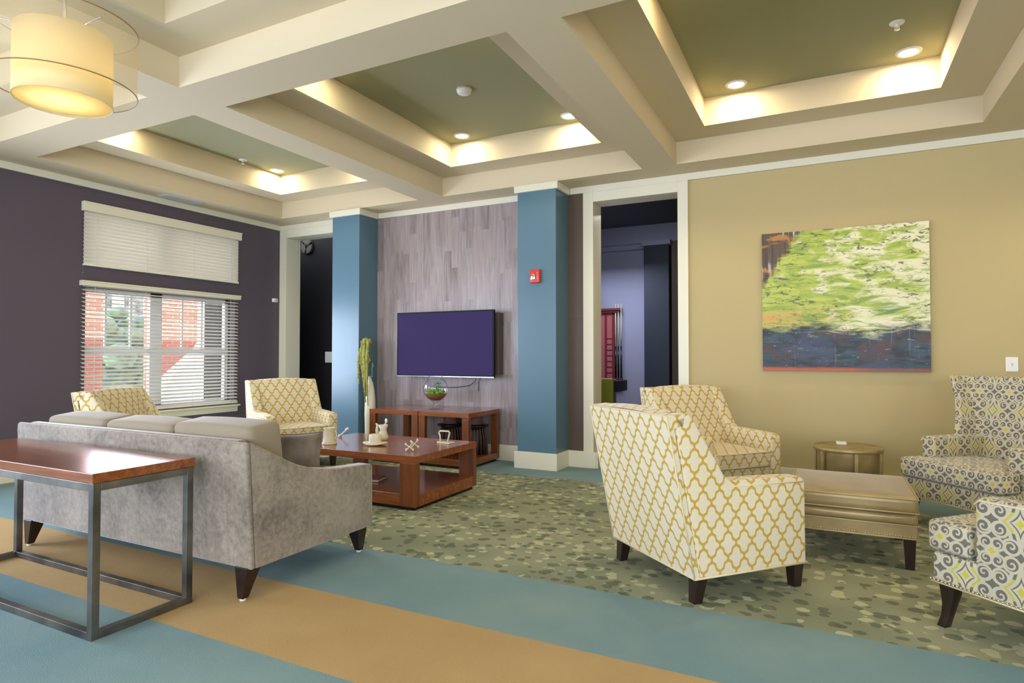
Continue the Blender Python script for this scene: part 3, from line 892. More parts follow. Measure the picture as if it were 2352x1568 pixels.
# ---------------------------------------------------------------- wooden tables
def wood_table(name, label, x0, x1, y0, y1, h, pw, pd_, th, shelf_z, group=None):
    cxm, cym = (x0 + x1) / 2, (y0 + y1) / 2
    r = thing(name, label, 'table', (cxm, cym, 0), 0, group)
    a, b = (x1 - x0) / 2, (y1 - y0) / 2
    bm = bm_(); box(bm, -a, a, -b, b, h - th, h); obj('tabletop', bm, 'wood_top', r, bevel=.003)
    for sx in (-1, 1):
        for sy in (-1, 1):
            bm = bm_()
            xa, xb = sorted((sx * (a - .001), sx * (a - pw))); ya, yb = sorted((sy * (b - .001), sy * (b - pd_)))
            box(bm, xa, xb, ya, yb, .03, h - th); obj('leg', bm, 'wood_leg', r, bevel=.003)
    bm = bm_(); box(bm, -a + .003, a - .003, -b + .003, b - .003, .03, shelf_z); obj('lower_shelf', bm, 'wood_top', r, bevel=.002)
    bm = bm_(); box(bm, -a + .03, a - .03, -b + .03, b - .03, 0, .03); obj('plinth', bm, 'black', r)
    return r
wood_table('coffee_table', 'large low cherry wood coffee table holding cream ornaments', -4.285, -2.87, 3.985, 4.935, .43, .155, .06, .058, .125)
wood_table('side_table', 'left of two cherry wood tables under the television', -4.735, -4.055, 5.665, 6.36, .60, .085, .05, .05, .10, 'twin cherry wood tables')
wood_table('side_table', 'right cherry wood table under the television, in front of the ribbed stools', -4.045, -3.395, 5.665, 6.36, .60, .085, .05, .05, .10, 'twin cherry wood tables')
bk = thing('book', 'pink covered book lying on the coffee table shelf', 'book', (-3.60, 4.32, .1255), .25)
bm = bm_(); box(bm, -.12, .12, -.09, .09, .004, .018); obj('pages', bm, 'page', bk)
bm = bm_(); box(bm, -.124, .124, -.094, .094, 0, .004); box(bm, -.124, .124, -.094, .094, .018, .022); box(bm, -.124, -.12, -.094, .094, .004, .018); obj('cover', bm, 'book', bk)

# console table with steel frame
ct = thing('console_table', 'long steel framed console table with glossy cherry top behind sofa', 'table', (-3.615, 1.80, 0))
hx, hy = .805, .237
bm = bm_(); box(bm, -hx - .005, hx + .005, -hy - .005, hy + .005, .672, .715); obj('tabletop', bm, 'wood_top', ct, bevel=.003)
q = .034
for sx in (-1, 1):
    for sy in (-1, 1):
        bm = bm_(); xa, xb = sorted((sx * hx, sx * (hx - q))); ya, yb = sorted((sy * hy, sy * (hy - q)))
        box(bm, xa, xb, ya, yb, 0, .671); obj('leg', bm, 'steel', ct, bevel=.002)
for nm, z0 in (('upper_frame', .636), ('lower_frame', .0)):
    bm = bm_()
    z1 = z0 + q
    for sy in (-1, 1):
        ya, yb = sorted((sy * hy, sy * (hy - q))); box(bm, -hx + q, hx - q, ya, yb, z0, z1)
    for sx in (-1, 1):
        xa, xb = sorted((sx * hx, sx * (hx - q))); box(bm, xa, xb, -hy + q, hy - q, z0, z1)
    obj(nm, bm, 'steel', ct, bevel=.002)

# ribbed bell-shaped stools standing under the right table
def ribbed(x, y, label):
    r = thing('ribbed_stool', label, 'stool', (x, y, 0.101), 0, 'ribbed stools beneath the right table')
    bm = bm_(); lathe(bm, [(0, .001), (.14, .001), (.135, .16), (.12, .26), (.10, .30), (.0, .30)], seg=32); obj('base', bm, 'rib', r)
    bm = bm_(); lathe(bm, [(0, .30), (.15, .305), (.15, .325), (.0, .33)], seg=32); obj('disc', bm, 'black', r)
    bm = bm_(); lathe(bm, [(0, .33), (.085, .33), (.078, .40), (.085, .44), (0, .44)], seg=24); obj('upper_drum', bm, 'ribwood', r)
    bm = bm_()
    for k in range(22):
        a_ = 2 * PI * k / 22; c_, s_ = math.cos(a_), math.sin(a_)
        tube(bm, [(.143 * c_, .143 * s_, .002), (.138 * c_, .138 * s_, .16), (.123 * c_, .123 * s_, .26), (.103 * c_, .103 * s_, .30)], .004, 5)
    obj('ribs', bm, 'ribwood', r)
    return r
ribbed(-3.90, 6.10, 'dark ribbed stool nearer the middle, under the right table')
ribbed(-3.60, 6.16, 'dark ribbed stool at the right end, under the right table')

# terrarium bowl
tb = thing('terrarium_bowl', 'footed round glass bowl with moss and a small plant', 'terrarium', (-4.02, 5.97, .601))
RG = .145; cz = .236
prof = [(.085, .0), (.075, .006), (.018, .014), (.012, .04), (.014, .06), (.03, .082), (.045, .096)]
for k in range(2, 14):
    th_ = -PI / 2 + PI * (k + .5) / 16
    prof.append((RG * math.cos(th_), cz + RG * math.sin(th_)))
prof += [(.078, cz + RG - .012), (.092, cz + RG + .006), (.093, cz + RG + .009)]
bm = bm_(); lathe(bm, prof, seg=40); obj('glass_bowl', bm, 'glass', tb)
bm = bm_(); lathe(bm, [(0, cz - RG + .006), (.06, cz - .128), (.10, cz - .10), (.126, cz - .062), (.07, cz - .055), (0, cz - .05)], seg=32); obj('soil', bm, 'soil', tb)
bm = bm_()
for k in range(26):
    a_ = random.uniform(0, 2 * PI); rr = random.uniform(0, .10)
    ball(bm, (rr * math.cos(a_), rr * math.sin(a_), cz - .045 + random.uniform(-.006, .02)), random.uniform(.012, .026), 7, sc=(1.2, 1.2, .7))
obj('moss', bm, 'moss', tb)
bm = bm_()
for k in range(34):
    a_ = random.uniform(0, 2 * PI); hh = random.uniform(.02, .11); rr = random.uniform(.0, .035)
    px, py, pz = .03 + rr * math.cos(a_), rr * math.sin(a_), cz - .035 + hh
    ball(bm, (px, py, pz), .011, 6, sc=(1, 1, .5))
tube(bm, [(.03, 0, cz - .03), (.028, 0, cz + .03), (.032, 0, cz + .085)], .002, 5)
obj('leafy_sprig', bm, 'leaf', tb)

# floor vase with hanging amaranth
vs = thing('floor_vase', 'tall tapered ivory floor vase beside the left blue pillar', 'vase', (-5.07, 6.08, 0))
bm = bm_()
secs = [(.0, .062, .05), (.25, .068, .055), (.5, .074, .058), (.68, .070, .055), (.80, .055, .045), (.93, .026, .026), (.96, .028, .028)]
lathe(bm, [(0, 0)] + [(a_, z_) for z_, a_, b2_ in secs] + [(.022, .955), (.018, .8), (0, .8)], seg=28, sx=1.0, sy=.8); obj('body', bm, 'vase', vs)
fl = thing('amaranth_spray', 'drooping yellow-green amaranth tassels spilling from floor vase', 'flowers', (-5.025, 6.07, .9))
bm = bm_(); 
for dx, dy, top in ((-.03, -.02, .50), (.02, -.02, .47), (-.06, -.03, .25)):
    tube(bm, [(0, 0, 0), (dx * .4, dy * .4, top * .6), (dx, dy, top)], .005, 6)
obj('stem', bm, 'dleaf', fl)
def tassel(dx, top, end, sway, r):
    bm = bm_()
    pts = []; rad = []
    n = 14
    for k in range(n + 1):
        f = k / n
        if f < .2: z_ = top - .05 + math.sin(f / .2 * PI / 2) * .05
        else: z_ = top - (f - .2) / .8 * (top - end)
        pts.append((dx + sway * math.sin(f * 5) * .5 - .02 * min(1, f * 5), -.075 - .03 * math.sin(f * 3), z_)); rad.append(r * (1.15 - .25 * math.cos(f * 21)) * (1 - .6 * f ** 3))
    tube(bm, pts, rad, 7)
    for k in range(60):
        i = random.randrange(n); p = Vector(pts[i]).lerp(Vector(pts[i + 1]), random.random()); a_ = random.uniform(0, 2 * PI)
        ball(bm, p + Vector((math.cos(a_), math.sin(a_), 0)) * rad[i], r * .55, 5)
    obj('tassel', bm, 'amar', fl)
for a_ in ((-.045, .52, -.08, .012, .015), (-.02, .53, -.18, -.01, .016), (.012, .50, -.12, .014, .016), (.032, .52, .22, .006, .014), (-.075, .50, .10, .01, .013), (-.115, .40, -.04, .012, .015), (-.02, .34, -.26, .008, .013), (.02, .30, -.30, .006, .010)): tassel(*a_)
bm = bm_()
for k in range(7):
    ball(bm, (.045 + random.uniform(-.015, .025), -.07, .06 + k * .025), .022, 6, sc=(1, .35, 1.1))
obj('leaf', bm, 'dleaf', fl)

# ornaments on the coffee table
TZ = .4305
mg = thing('tankard', 'cream ribbed ceramic tankard at left end of coffee table', 'mug', (-3.96, 4.20, TZ)); mg.scale = (.88, .88, .95)
bm = bm_(); lathe(bm, [(0, 0), (.074, 0), (.074, .012), (.066, .02), (.068, .03), (.062, .04), (.055, .145), (.058, .15), (.054, .155), (.05, .15), (.056, .03), (0, .03)], seg=32); obj('cup', bm, 'ceramic', mg)
bm = bm_(); tube(bm, [(.055, 0, .125), (.085, 0, .12), (.092, 0, .08), (.075, 0, .045), (.058, 0, .04)], .006, 8); obj('handle', bm, 'ceramic', mg)
bo = thing('bone_ornament', 'small white bone-shaped ornament behind the tankard', 'ornament', (-4.16, 4.60, TZ))
bm = bm_(); tube(bm, [(-.035, 0, .018), (.0, 0, .045), (.035, 0, .075)], [.010, .007, .010], 8)
for p in ((-.045, .012, .014), (-.04, -.014, .014), (.04, .012, .084), (.046, -.012, .078)): ball(bm, p, .014, 8)
obj('bone', bm, 'white', bo)
ht = thing('ceramic_hat', 'cream ceramic brimmed hat ornament on the coffee table', 'ornament', (-3.56, 4.34, TZ), .35); ht.scale = (.82, .82, .95)
bm = bm_(); lathe(bm, [(0, .012), (.07, .012), (.125, .006), (.135, .012), (.125, .018), (.072, .022), (.07, .03)], seg=36, sx=1.0, sy=.8)
for v_ in bm.verts: v_.co.z += (v_.co.x / .135) ** 2 * .014
obj('brim', bm, 'ceramic', ht)
bm = bm_(); lathe(bm, [(.07, .02), (.068, .06), (.064, .092), (.05, .102), (.02, .094), (0, .092)], seg=32, sx=1, sy=.8); obj('crown', bm, 'ceramic', ht)
jg = thing('ceramic_creamer', 'cream ceramic boot-shaped jug with a spoon behind the hat', 'ornament', (-3.73, 4.62, TZ), .2)
bm = bm_(); lathe(bm, [(0, 0), (.045, 0), (.05, .03), (.036, .07), (.030, .10), (.045, .14), (.040, .142), (.025, .10), (0, .09)], seg=24, cx=.03)
ball(bm, (-.05, 0, .028), .034, 12, sc=(1.7, .8, .8)); tube(bm, [(-.02, 0, .03), (-.035, 0, .09), (-.03, 0, .14), (-.045, 0, .15)], [.02, .015, .012, .008], 8)
obj('jug', bm, 'ceramic', jg)
bm = bm_(); tube(bm, [(.03, 0, .08), (.055, 0, .16)], .006, 6); ball(bm, (.06, 0, .18), .018, 8, sc=(.8, .5, 1.3)); obj('spoon', bm, 'white', jg)
jk = thing('jacks_ornament', 'knobbly cream jacks ornament near the front table corner', 'ornament', (-3.065, 4.21, TZ + .001), .9); jk.scale = (.76, .76, .95)
bm = bm_()
cs = [Vector((-.035, -.01, .035)), Vector((.03, .012, .055))]
for c_ in cs:
    for d_ in (Vector((1, .6, .55)), Vector((-.7, 1, .5)), Vector((.55, -.7, .9))):
        d_ = d_.normalized() * .055
        tube(bm, [c_ - d_, c_ + d_], .0055, 6)
        for e_ in (c_ - d_, c_ + d_):
            ball(bm, (e_.x, e_.y, max(e_.z, .013)), .0125, 8)
obj('jacks', bm, 'ceramic', jk)
ir = thing('iron_ornament', 'cream flat iron ornament with square handle', 'ornament', (-3.075, 4.71, TZ), -.1); ir.scale = (.85, .85, .9)
bm = bm_(); prism(bm, [(-.105, 0), (-.07, -.04), (.02, -.05), (.095, -.045), (.10, .045), (.02, .05), (-.07, .04)], 0, .014, 'z'); obj('sole', bm, 'ceramic', ir, bevel=.004)
bm = bm_(); tube(bm, [(-.055, 0, .012), (-.062, 0, .075), (-.075, 0, .10), (-.06, 0, .118), (.055, 0, .122), (.07, 0, .108), (.062, 0, .08), (.04, 0, .012)], .0085, 8); obj('handle', bm, 'ceramic', ir)

# ---------------------------------------------------------------- sofa
sf = thing('sofa', 'taupe velvet sofa with swooping arms, back to the console table', 'sofa', (-3.60, 2.60, 0))
def arm_profile():
    top = [(2.135, .794), (2.165, .785), (2.20, .768), (2.26, .738), (2.328, .700), (2.395, .665), (2.465, .633), (2.54, .608), (2.614, .590), (2.70, .574), (2.80, .562), (2.93, .554), (3.03, .549), (3.06, .545)]
    return [(y_ - 2.60, z_) for y_, z_ in [(2.188, .16), (2.148, .786)] + top[1:] + [(3.075, .53), (3.078, .16)]]
for sx in (-1, 1):
    bm = bm_(); prism(bm, arm_profile(), sx * 1.06, sx * .965, 'x')
    obj('arm', bm, 'velvet', sf, bevel=.018, seg=3)
bm = bm_(); prism(bm, [(2.160 - 2.6, .16), (2.120 - 2.6, .74), (2.122 - 2.6, .788), (2.147 - 2.6, .794), (2.187 - 2.6, .16)], -1.06, 1.06, 'x'); prism(bm, [(2.187 - 2.6, .16), (2.147 - 2.6, .794), (2.19 - 2.6, .796), (2.215 - 2.6, .785), (2.26 - 2.6, .16)], -.965, .965, 'x'); obj('backrest', bm, 'velvet', sf, bevel=.012, seg=3)
bm = bm_(); box(bm, -.965, .965, -.34, .465, .16, .30); obj('seat_base', bm, 'velvet', sf, bevel=.012, seg=3)
for k in range(3):
    x0 = -.96 + k * .642
    bm = bm_(); soft(bm, x0, x0 + .636, -.18, .48, .30, .455, .04, .012); obj('seat_cushion', bm, 'velvet', sf)
for k, zt in enumerate((.845, .845, .865)):
    x0 = -.94 + k * .635
    bm = bm_(); soft(bm, x0, x0 + .628, -.11, .10, -.22, .22, .035, 0, .012)
    for v_ in bm.verts:
        v_.co.z += .008 * (1 - ((v_.co.x - x0 - .314) / .314) ** 2) * (v_.co.z > 0)
    obj('back_cushion', bm, 'taupe', sf, loc=(0, -.235, zt - .225), rot=(R(7), 0, 0))
for sx in (-1, 1):
    for y_, dy in ((-.40, -.03), (.41, .02)):
        bm = bm_(); taper_leg(bm, sx * .99, y_, .012, .165, .019, .045, sx * -.0, dy); l_ = obj('leg', bm, 'dark_leg', sf, bevel=.003)
        bm = bm_(); lathe(bm, [(0, 0), (.016, 0), (.016, .012), (0, .012)], sx * .99, y_ + dy, 12); obj('glide', bm, 'glide', l_)
def pillow(name, label, loc, rot, a, b, th_, mat, group=None):
    r = thing(name, label, 'pillow', loc, 0, group); r.rotation_euler = rot
    n = 16
    bm = bm_()
    grid = {}
    for sgn in (-1, 1):
        for i in range(n + 1):
            for j in range(n + 1):
                u_, v_ = -1 + 2 * i / n, -1 + 2 * j / n
                edge = i in (0, n) or j in (0, n)
                key = (i, j, 0 if edge else sgn)
                if key in grid: continue
                hgt = th_ * ((1 - u_ ** 4) * (1 - v_ ** 4)) ** .55
                k_ = 1 - .09 * (1 - abs(u_) ** 2) * abs(v_) ** 3; k2 = 1 - .09 * (1 - abs(v_) ** 2) * abs(u_) ** 3
                grid[key] = bm.verts.new((a * u_ * k2, sgn * hgt if not edge else 0, b * v_ * k_))
        for i in range(n):
            for j in range(n):
                vs_ = []
                for (p_, q_) in ((i, j), (i + 1, j), (i + 1, j + 1), (i, j + 1)):
                    e_ = p_ in (0, n) or q_ in (0, n); vs_.append(grid[(p_, q_, 0 if e_ else sgn)])
                f = bm.faces.new(vs_ if sgn < 0 else vs_[::-1]); f.smooth = True
    bmesh.ops.recalc_face_normals(bm, faces=bm.faces[:])
    per = [(i, 0) for i in range(n)] + [(n, j) for j in range(n)] + [(i, n) for i in range(n, 0, -1)] + [(0, j) for j in range(n, -1, -1)]
    pts = [grid[(i, j, 0)].co.copy() for i, j in per]
    obj('cover', bm, mat, r)
    bm = bm_(); tube(bm, pts, .006, 6, cap=False); obj('piping', bm, mat, r)
    return r
pillow('throw_pillow', 'grey-brown velvet throw pillow leaning in the right corner of the sofa', (-2.835, 2.68, .612), (R(-12), 0, R(38)), .18, .152, .06, 'velvet_d')
pillow('throw_pillow', 'tan throw pillow peeking over the left end of the sofa', (-4.42, 2.565, .655), (R(-14), 0, R(-14)), .19, .17, .06, 'taupe')

# ---------------------------------------------------------------- trellis armchairs
def make_armchair(label):
    r = thing('armchair', label, 'armchair', group='cream armchairs with mustard trellis pattern')
    w = .386; aw = .105; lg = .125
    yb, rk, zt = -.352, .159, .925
    for sx in (-1, 1):
        n_ = [(-.322, lg), (-.472, zt), (-.375, zt + .012), (-.345, .90), (-.165, .62), (-.13, .595), (.0, .592), (.20, .588), (.325, .582), (.352, .570), (.362, .545), (.365, lg)]
        bm = bm_(); prism(bm, n_, sx * w, sx * (w - aw), 'x')
        obj('arm', bm, 'trellis', r, bevel=.016, seg=3, uv=True)
    bm = bm_(); prism(bm, [(yb, lg), (yb - rk, zt), (yb - rk + .006, zt + .006), (yb - rk + .11, zt + .013), (yb - rk + .10, zt - .05), (-.465, zt - .06), (-.32, lg)], -w, w, 'x'); obj('outer_back', bm, 'trellis', r, bevel=.006, seg=2, uv=True)
    bm = bm_()
    cx_ = w - aw + .012
    # padded inner back with crowned top
    n = 12; rows = 10
    F = []
    for k in range(rows + 1):
        f = k / rows; z_ = .40 + (zt - .40) * f; yfront = -.17 - .19 * f; yback = -.36 - .115 * f
        row = []
        for i in range(n + 1):
            u_ = -1 + 2 * i / n
            row.append((cx_ * u_, yfront + .028 * (1 - u_ ** 2) * (1 - (2 * f - 1) ** 4), z_ + (.012 * (1 - u_ * u_) if k == rows else 0)))
        F.append(row)
    Fv = [[bm.verts.new(p) for p in row] for row in F]
    top_mid = [bm.verts.new((p[0], p[1] - .05, p[2] + .016)) for p in F[-1]]
    top_bk = [bm.verts.new((p[0], -.500, zt + .002 + .010 * (1 - (p[0] / cx_) ** 2))) for p in F[-1]]
    allr = Fv + [top_mid, top_bk]
    for a_, b_ in zip(allr, allr[1:]):
        for i in range(n):
            f_ = bm.faces.new((a_[i], a_[i + 1], b_[i + 1], b_[i])); f_.smooth = True
    prism(bm, [(-.33, .14), (-.490, zt - .002), (-.385, zt + .008), (-.22, .42)], -cx_, cx_, 'x')
    obj('backrest', bm, 'trellis', r, uv=True)
    cx_ = w - aw
    bm = bm_(); soft(bm, -cx_ + .003, cx_ - .003, -.20, .372, .325, .452, .022, .012); obj('seat_cushion', bm, 'trellis', r, uv=True)
    bm = bm_(); soft(bm, -cx_, cx_, -.32, .352, lg, .322, .012); obj('seat_base', bm, 'trellis', r, uv=True)
    bm = bm_()
    loop = [(-w, -.352), (w, -.352), (w, .365), (-w, .365), (-w, -.352)]
    tube(bm, [(a_, b_, lg + .004) for a_, b_ in loop], .006, 6)
    tube(bm, [(-w, yb, lg), (-w, yb - rk, zt)], .004, 6); tube(bm, [(w, yb, lg), (w, yb - rk, zt)], .004, 6)
    tube(bm, [(-w, yb - rk, zt + .003), (w, yb - rk, zt + .003)], .004, 6)
    for sx in (-1, 1):
        tube(bm, [(sx * w, -.12, .565), (sx * w, .34, .555)], .004, 6)
    for z_ in (.335, .443):
        tube(bm, [(-cx_ + .015, .372, z_), (cx_ - .015, .372, z_)], .0045, 6)
    obj('piping', bm, 'welt', r)
    for sx in (-1, 1):
        for y_, dy in ((-.30, -.02), (.318, .0)):
            bm = bm_(); taper_leg(bm, sx * (w - .04), y_, 0, lg + .01, .024, .034, 0, dy); obj('leg', bm, 'dark_leg', r, bevel=.003)
    return r
ac = make_armchair('cream trellis armchair in front, its tall back turned to the camera')
ac.location = (-.633, 3.634, 0); ac.rotation_euler = (0, 0, R(-42.0))
dup(ac, (-.862, 5.455, 0), R(228.1), 'cream trellis armchair by the right doorway, partly behind the front one')
dup(ac, (-5.34, 5.084, 0), R(243.4), 'cream trellis armchair in front of the left blue pillar, facing the room')
dup(ac, (-5.01, 3.345, 0), R(299.8), 'cream trellis armchair against the window, half hidden by the sofa')

# ---------------------------------------------------------------- damask wing chairs
def cabriole(bm, x, y, sx, sy, top, w=.034, kick=.02):
    prof = [(0, .020, 1.0), (.25, .019, .45), (.5, .023, .1), (.75, .030, -.05), (1.0, w, 0)]
    prev = None
    for f, hw, off in prof:
        c_ = (x + sx * kick * off, y + sy * kick * off)
        ring = [bm.verts.new((c_[0] + a_ * hw, c_[1] + b_ * hw, f * top)) for a_, b_ in ((-1, -1), (1, -1), (1, 1), (-1, 1))]
        if prev:
            for i in range(4): bm.faces.new((prev[i], prev[(i + 1) % 4], ring[(i + 1) % 4], ring[i])).smooth = True
        else: bm.faces.new(ring[::-1])
        prev = ring
    bm.faces.new(prev)
def make_wing(label):
    r = thing('wing_chair', label, 'armchair', group='grey scroll damask wing chairs')
    w = .365
    bm = bm_(); soft(bm, -w, w, -.33, .365, .20, .335, .02); obj('seat_base', bm, 'damask', r, uv=True)
    bm = bm_()
    prism(bm, [(-w + .01, .39), (-w, .37), (-w, .20), (-w + .105, .19), (-w + .105, -.20), (w - .105, -.20), (w - .105, .19), (w, .20), (w, .37), (w - .01, .39)], .34, .475, 'z')
    obj('seat_cushion', bm, 'damask', r, bevel=.03, seg=4, uv=True)
    for sx in (-1, 1):
        bm = bm_(); prism(bm, [(-.34, .20), (-.36, .62), (-.08, .622), (.15, .618), (.168, .61), (.175, .59), (.178, .20)], sx * (w - .01 + .012), sx * (w - .105), 'x'); obj('arm', bm, 'damask', r, bevel=.016, seg=3, uv=True)
    # back with flared wings, lofted
    bm = bm_()
    rings = []
    nz = 14
    for k in range(nz + 1):
        f = k / nz
        z_ = .40 + (1.062 - .40) * f
        g = max(0, (f - .3) / .7)
        hw = .355 + .135 * g ** 1.6
        yb_ = -.345 - .10 * f
        dep = .16 + .06 * min(1, max(0, (.75 - f)) * 1.3) - .03 * g
        th_ = .075
        inner = []; outer = []
        N = 16
        for i in range(N + 1):
            u_ = -1 + 2 * i / N
            au = abs(u_)
            # path: centre part straight, last quarter turns forward
            if au <= .72:
                px = u_ / .72 * (hw - .05); py = yb_ + th_
                ox = u_ / .72 * hw; oy = yb_
            else:
                s_ = (au - .72) / .28
                px = math.copysign(hw - .05 + .004 * s_, u_); py = yb_ + th_ + s_ * dep
                ox = math.copysign(hw, u_); oy = yb_ + s_ * (dep + th_)
            inner.append((px, py)); outer.append((ox, oy))
        crown = .0 if k < nz else 1
        ring = [bm.verts.new((p[0], p[1], z_)) for p in inner] + [bm.verts.new((p[0], p[1], z_)) for p in outer[::-1]]
        rings.append(ring)
    for a_, b_ in zip(rings, rings[1:]):
        L_ = len(a_)
        for i in range(L_):
            f_ = bm.faces.new((a_[i], a_[(i + 1) % L_], b_[(i + 1) % L_], b_[i])); f_.smooth = True
    for ring in (rings[0], rings[-1]):
        L_ = len(ring) // 2
        for i in range(L_ - 1):
            bm.faces.new((ring[i], ring[i + 1], ring[2 * L_ - 2 - i], ring[2 * L_ - 1 - i]))
    bmesh.ops.recalc_face_normals(bm, faces=bm.faces[:])
    obj('backrest', bm, 'damask', r, bevel=.014, seg=3, uv=True)
    bm = bm_()
    for (xa, ya, xb, yb_) in ((-w, .368, w, .368), (w + .003, .368, w + .003, -.33), (-w - .003, .368, -w - .003, -.33)):
        n_ = int(math.hypot(xb - xa, yb_ - ya) / .0165)
        for k in range(n_ + 1):
            f = k / n_; ball(bm, (xa + (xb - xa) * f, ya + (yb_ - ya) * f, .209), .0058, 6)
    o = obj('nailhead_trim', bm, 'bead', r); o['kind'] = 'stuff'
    for sx in (-1, 1):
        bm = bm_(); tube(bm, [(sx * (w + .003), -.32, .609), (sx * (w + .003), .155, .606), (sx * (w + .003), .175, .585)], .0045, 6); obj('piping', bm, 'welt', r)
    bm = bm_(); tube(bm, [(-w, -.33, .2), (-w, .366, .2), (w, .366, .2), (w, -.33, .2)], .005, 6); obj('piping', bm, 'welt', r)
    for sx in (-1, 1):
        bm = bm_(); cabriole(bm, sx * .315, .315, sx, 1, .205); obj('leg', bm, 'dark_leg', r, bevel=.004)
        bm = bm_(); taper_leg(bm, sx * .31, -.28, 0, .205, .02, .028, 0, -.05); obj('leg', bm, 'dark_leg', r, bevel=.003)
    return r
wc = make_wing('grey scroll damask wing chair at the wall, facing the ottoman')
wc.location = (1.005, 5.39, 0); wc.rotation_euler = (0, 0, R(131.8))
dup(wc, (.935, 3.425, 0), R(47.8), 'grey scroll damask wing chair cut off at the lower right')

# ---------------------------------------------------------------- ottoman and drum table
ot = thing('ottoman', 'gold satin ottoman with nailhead trim between the armchairs', 'ottoman', (.125, 4.53, 0))
ax, ay = .33, .36
bm = bm_(); soft(bm, -ax - .005, ax + .005, -ay - .005, ay + .005, .318, .415, .03, .012); obj('cushion', bm, 'satin', ot)
bm = bm_(); soft(bm, -ax, ax, -ay, ay, .255, .315, .02, .0, .006); obj('upper_band', bm, 'satin', ot)
bm = bm_(); box(bm, -ax + .002, ax - .002, -ay + .002, ay - .002, .178, .254); obj('frame_band', bm, 'satin', ot, bevel=.006)
bm = bm_()
for z_, e_ in ((.403, .004), (.325, .004), (.254, .001), (.180, .001)):
    c_ = [(-ax - e_, -ay - e_), (ax + e_, -ay - e_), (ax + e_, ay + e_), (-ax - e_, ay + e_), (-ax - e_, -ay - e_)]
    tube(bm, [(a_, b_, z_) for a_, b_ in c_], .0045, 6)
obj('piping', bm, plain('pale_gold_cord', (196, 178, 132), .4), ot)
bm = bm_()
for (xa, ya, xb, yb_) in ((-ax, -ay, ax, -ay), (ax, -ay, ax, ay)):
    n_ = int(math.hypot(xb - xa, yb_ - ya) / .0135)
    for k in range(n_ + 1):
        f = k / n_; ball(bm, (xa + (xb - xa) * f, ya + (yb_ - ya) * f, .192), .0048, 6)
o = obj('nailhead_trim', bm, 'bead', ot); o['kind'] = 'stuff'
for sx in (-1, 1):
    for sy in (-1, 1):
        bm = bm_(); taper_leg(bm, sx * (ax - .04), sy * (ay - .04), 0, .18, .022, .03); obj('leg', bm, 'dark_leg', ot, bevel=.003)

dt = thing('drum_table', 'round brass drum side table against the khaki wall', 'side table', (.142, 5.52, 0))
rd = .245
bm = bm_(); lathe(bm, [(0, .508), (rd - .012, .508), (rd - .006, .514), (rd, .512), (rd, .485), (rd - .004, .482), (0, .482)], seg=48); obj('top', bm, 'brass', dt)
bm = bm_(); lathe(bm, [(0, .12), (rd - .028, .12), (rd - .028, .482)], seg=48)
obj('drum', bm, 'brass', dt)
bm = bm_(); lathe(bm, [(rd - .024, .085), (rd, .085), (rd, .105), (rd - .024, .105), (rd - .024, .085)], seg=48)
lathe(bm, [(rd - .02, .30 - .01), (rd - .002, .29), (rd - .002, .305), (rd - .02, .305)], seg=48)
obj('ring', bm, 'brass', dt)
for k in range(6):
    a_ = R(-78 + 60 * k); bm = bm_(); box(bm, -.006, .006, -.012, .012, 0, .485); o = obj('upright', bm, 'brass', dt, loc=((rd - .008) * math.cos(a_), (rd - .008) * math.sin(a_), 0), rot=(0, 0, a_))
rc = thing('folded_cards', 'small white stack of cards on the drum table', 'cards', (.10, 5.66, .509), .1)
for k in range(2):
    bm = bm_(); box(bm, -.035, .035, -.03, .03, k * .009, k * .009 + .0085); obj('card', bm, 'white', rc, bevel=.001)

# ---------------------------------------------------------------- games room furniture seen through the right doorway
cr = thing('cue_rack', 'dark red wooden cue rack on the far blue wall', 'cue rack', (-3.02, 9.499, .86))
bm = bm_(); box(bm, -.35, .06, -.04, 0, 0, 1.06); obj('back_panel', bm, 'rack_pink', cr)
bm = bm_(); box(bm, -.40, .15, -.12, 0, 1.06, 1.10); box(bm, -.38, .11, -.10, 0, 1.03, 1.06); obj('cornice', bm, 'rack', cr, bevel=.006)
bm = bm_(); box(bm, -.40, .16, -.12, 0, -.05, .0); obj('ledge', bm, 'rack', cr, bevel=.006)
bm = bm_(); box(bm, .0, .045, -.06, -.04, 0, 1.03); box(bm, -.12, -.09, -.06, -.04, 0, 1.03)
for k in range(7): box(bm, -.09, .0, -.05, -.04, .08 + k * .09, .09 + k * .09)
obj('stile', bm, 'rack', cr)
cue = None
cue_names = ['cue stick nearest the rack panel', 'second cue stick from the rack panel', 'outermost cue stick standing at the rack edge']
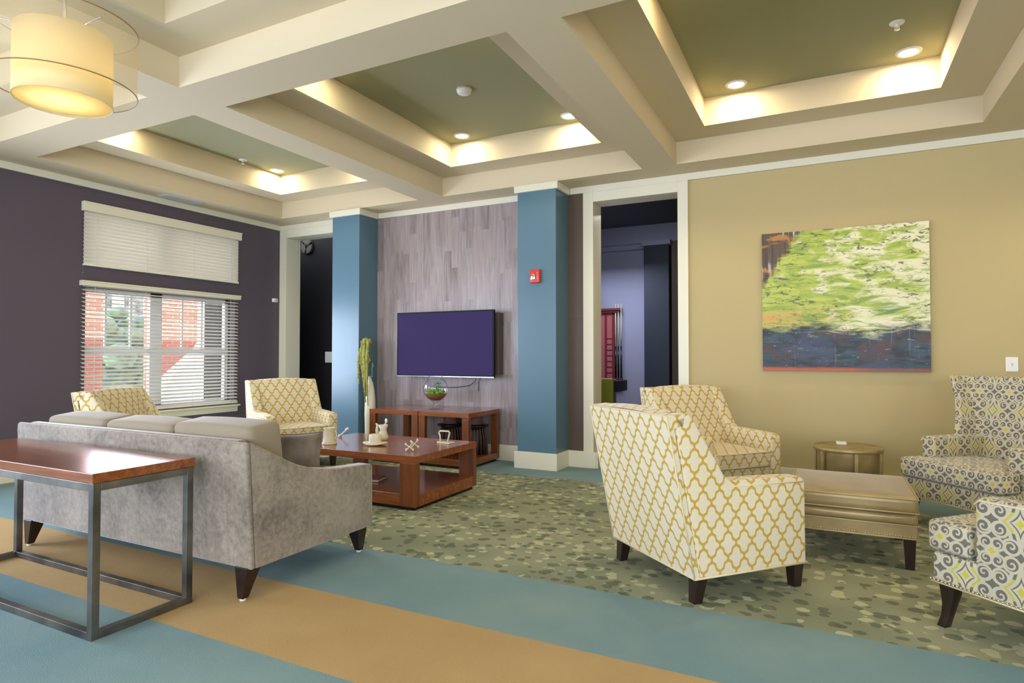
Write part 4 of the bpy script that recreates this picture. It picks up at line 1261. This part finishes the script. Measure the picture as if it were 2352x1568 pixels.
for k in range(3):
    if cue is None:
        cue = thing('cue_stick', 'leftmost cue stick beside the rack panel', 'cue stick', (-2.955, 9.42, .861), 0, 'cue sticks in the rack')
        bm = bm_(); tube(bm, [(0, 0, 0), (0, 0, .5)], [.015, .011], 8); obj('butt', bm, 'black', cue)
        bm = bm_(); tube(bm, [(0, 0, .5), (0, 0, 1.17)], [.011, .007], 8); obj('shaft', bm, 'ceramic', cue)
    else: dup(cue, (-2.955 + k * .045, 9.42, .861), 0, ('', 'middle cue stick of the three in the rack', 'rightmost cue stick at the outer edge of the rack')[k])
pt_ = thing('pool_table', 'corner of a dark pool table seen through the doorway', 'pool table', (-3.6, 8.5, 0))
bm = bm_(); box(bm, -1.0, .98, -.55, .42, .70, .86); obj('rail', bm, 'black', pt_, bevel=.01)
bm = bm_(); box(bm, -.85, .85, -.42, .30, .861, .866); obj('cloth', bm, 'slate', pt_)
for sx in (-1, 1):
    for sy in (-.4, .28):
        bm = bm_(); box(bm, sx * .75 - .08, sx * .75 + .08, sy - .08, sy + .08, 0, .70); obj('leg', bm, 'black', pt_, bevel=.01)
gc = thing('games_chair', 'olive green chair back seen at the doorway edge', 'chair', (-2.60, 7.75, 0))
bm = bm_(); soft(bm, -.22, .22, -.25, .2, .40, .47, .03); obj('seat', bm, 'green_uph', gc)
bm = bm_(); soft(bm, -.22, .22, -.29, -.23, .48, .93, .02); obj('backrest', bm, 'green_uph', gc)
for sx in (-1, 1):
    for sy in (-.22, .16):
        bm = bm_(); taper_leg(bm, sx * .18, sy, 0, .40, .014, .02); obj('leg', bm, 'black', gc)
pl = thing('games_pendant', 'small dark pendant lamp with glowing white bulb', 'pendant lamp', (-3.21, 9.0, 3.199))
bm = bm_(); tube(bm, [(0, 0, 0), (0, 0, -.86)], .004, 6); lathe(bm, [(.0, -.84), (.03, -.86), (.05, -.94), (.045, -.94)], seg=20); obj('shade', bm, 'black', pl)
bm = bm_(); ball(bm, (0, 0, -.955), .035, 12); obj('bulb', bm, glow('white_bulb', (250, 250, 255), 6), pl)
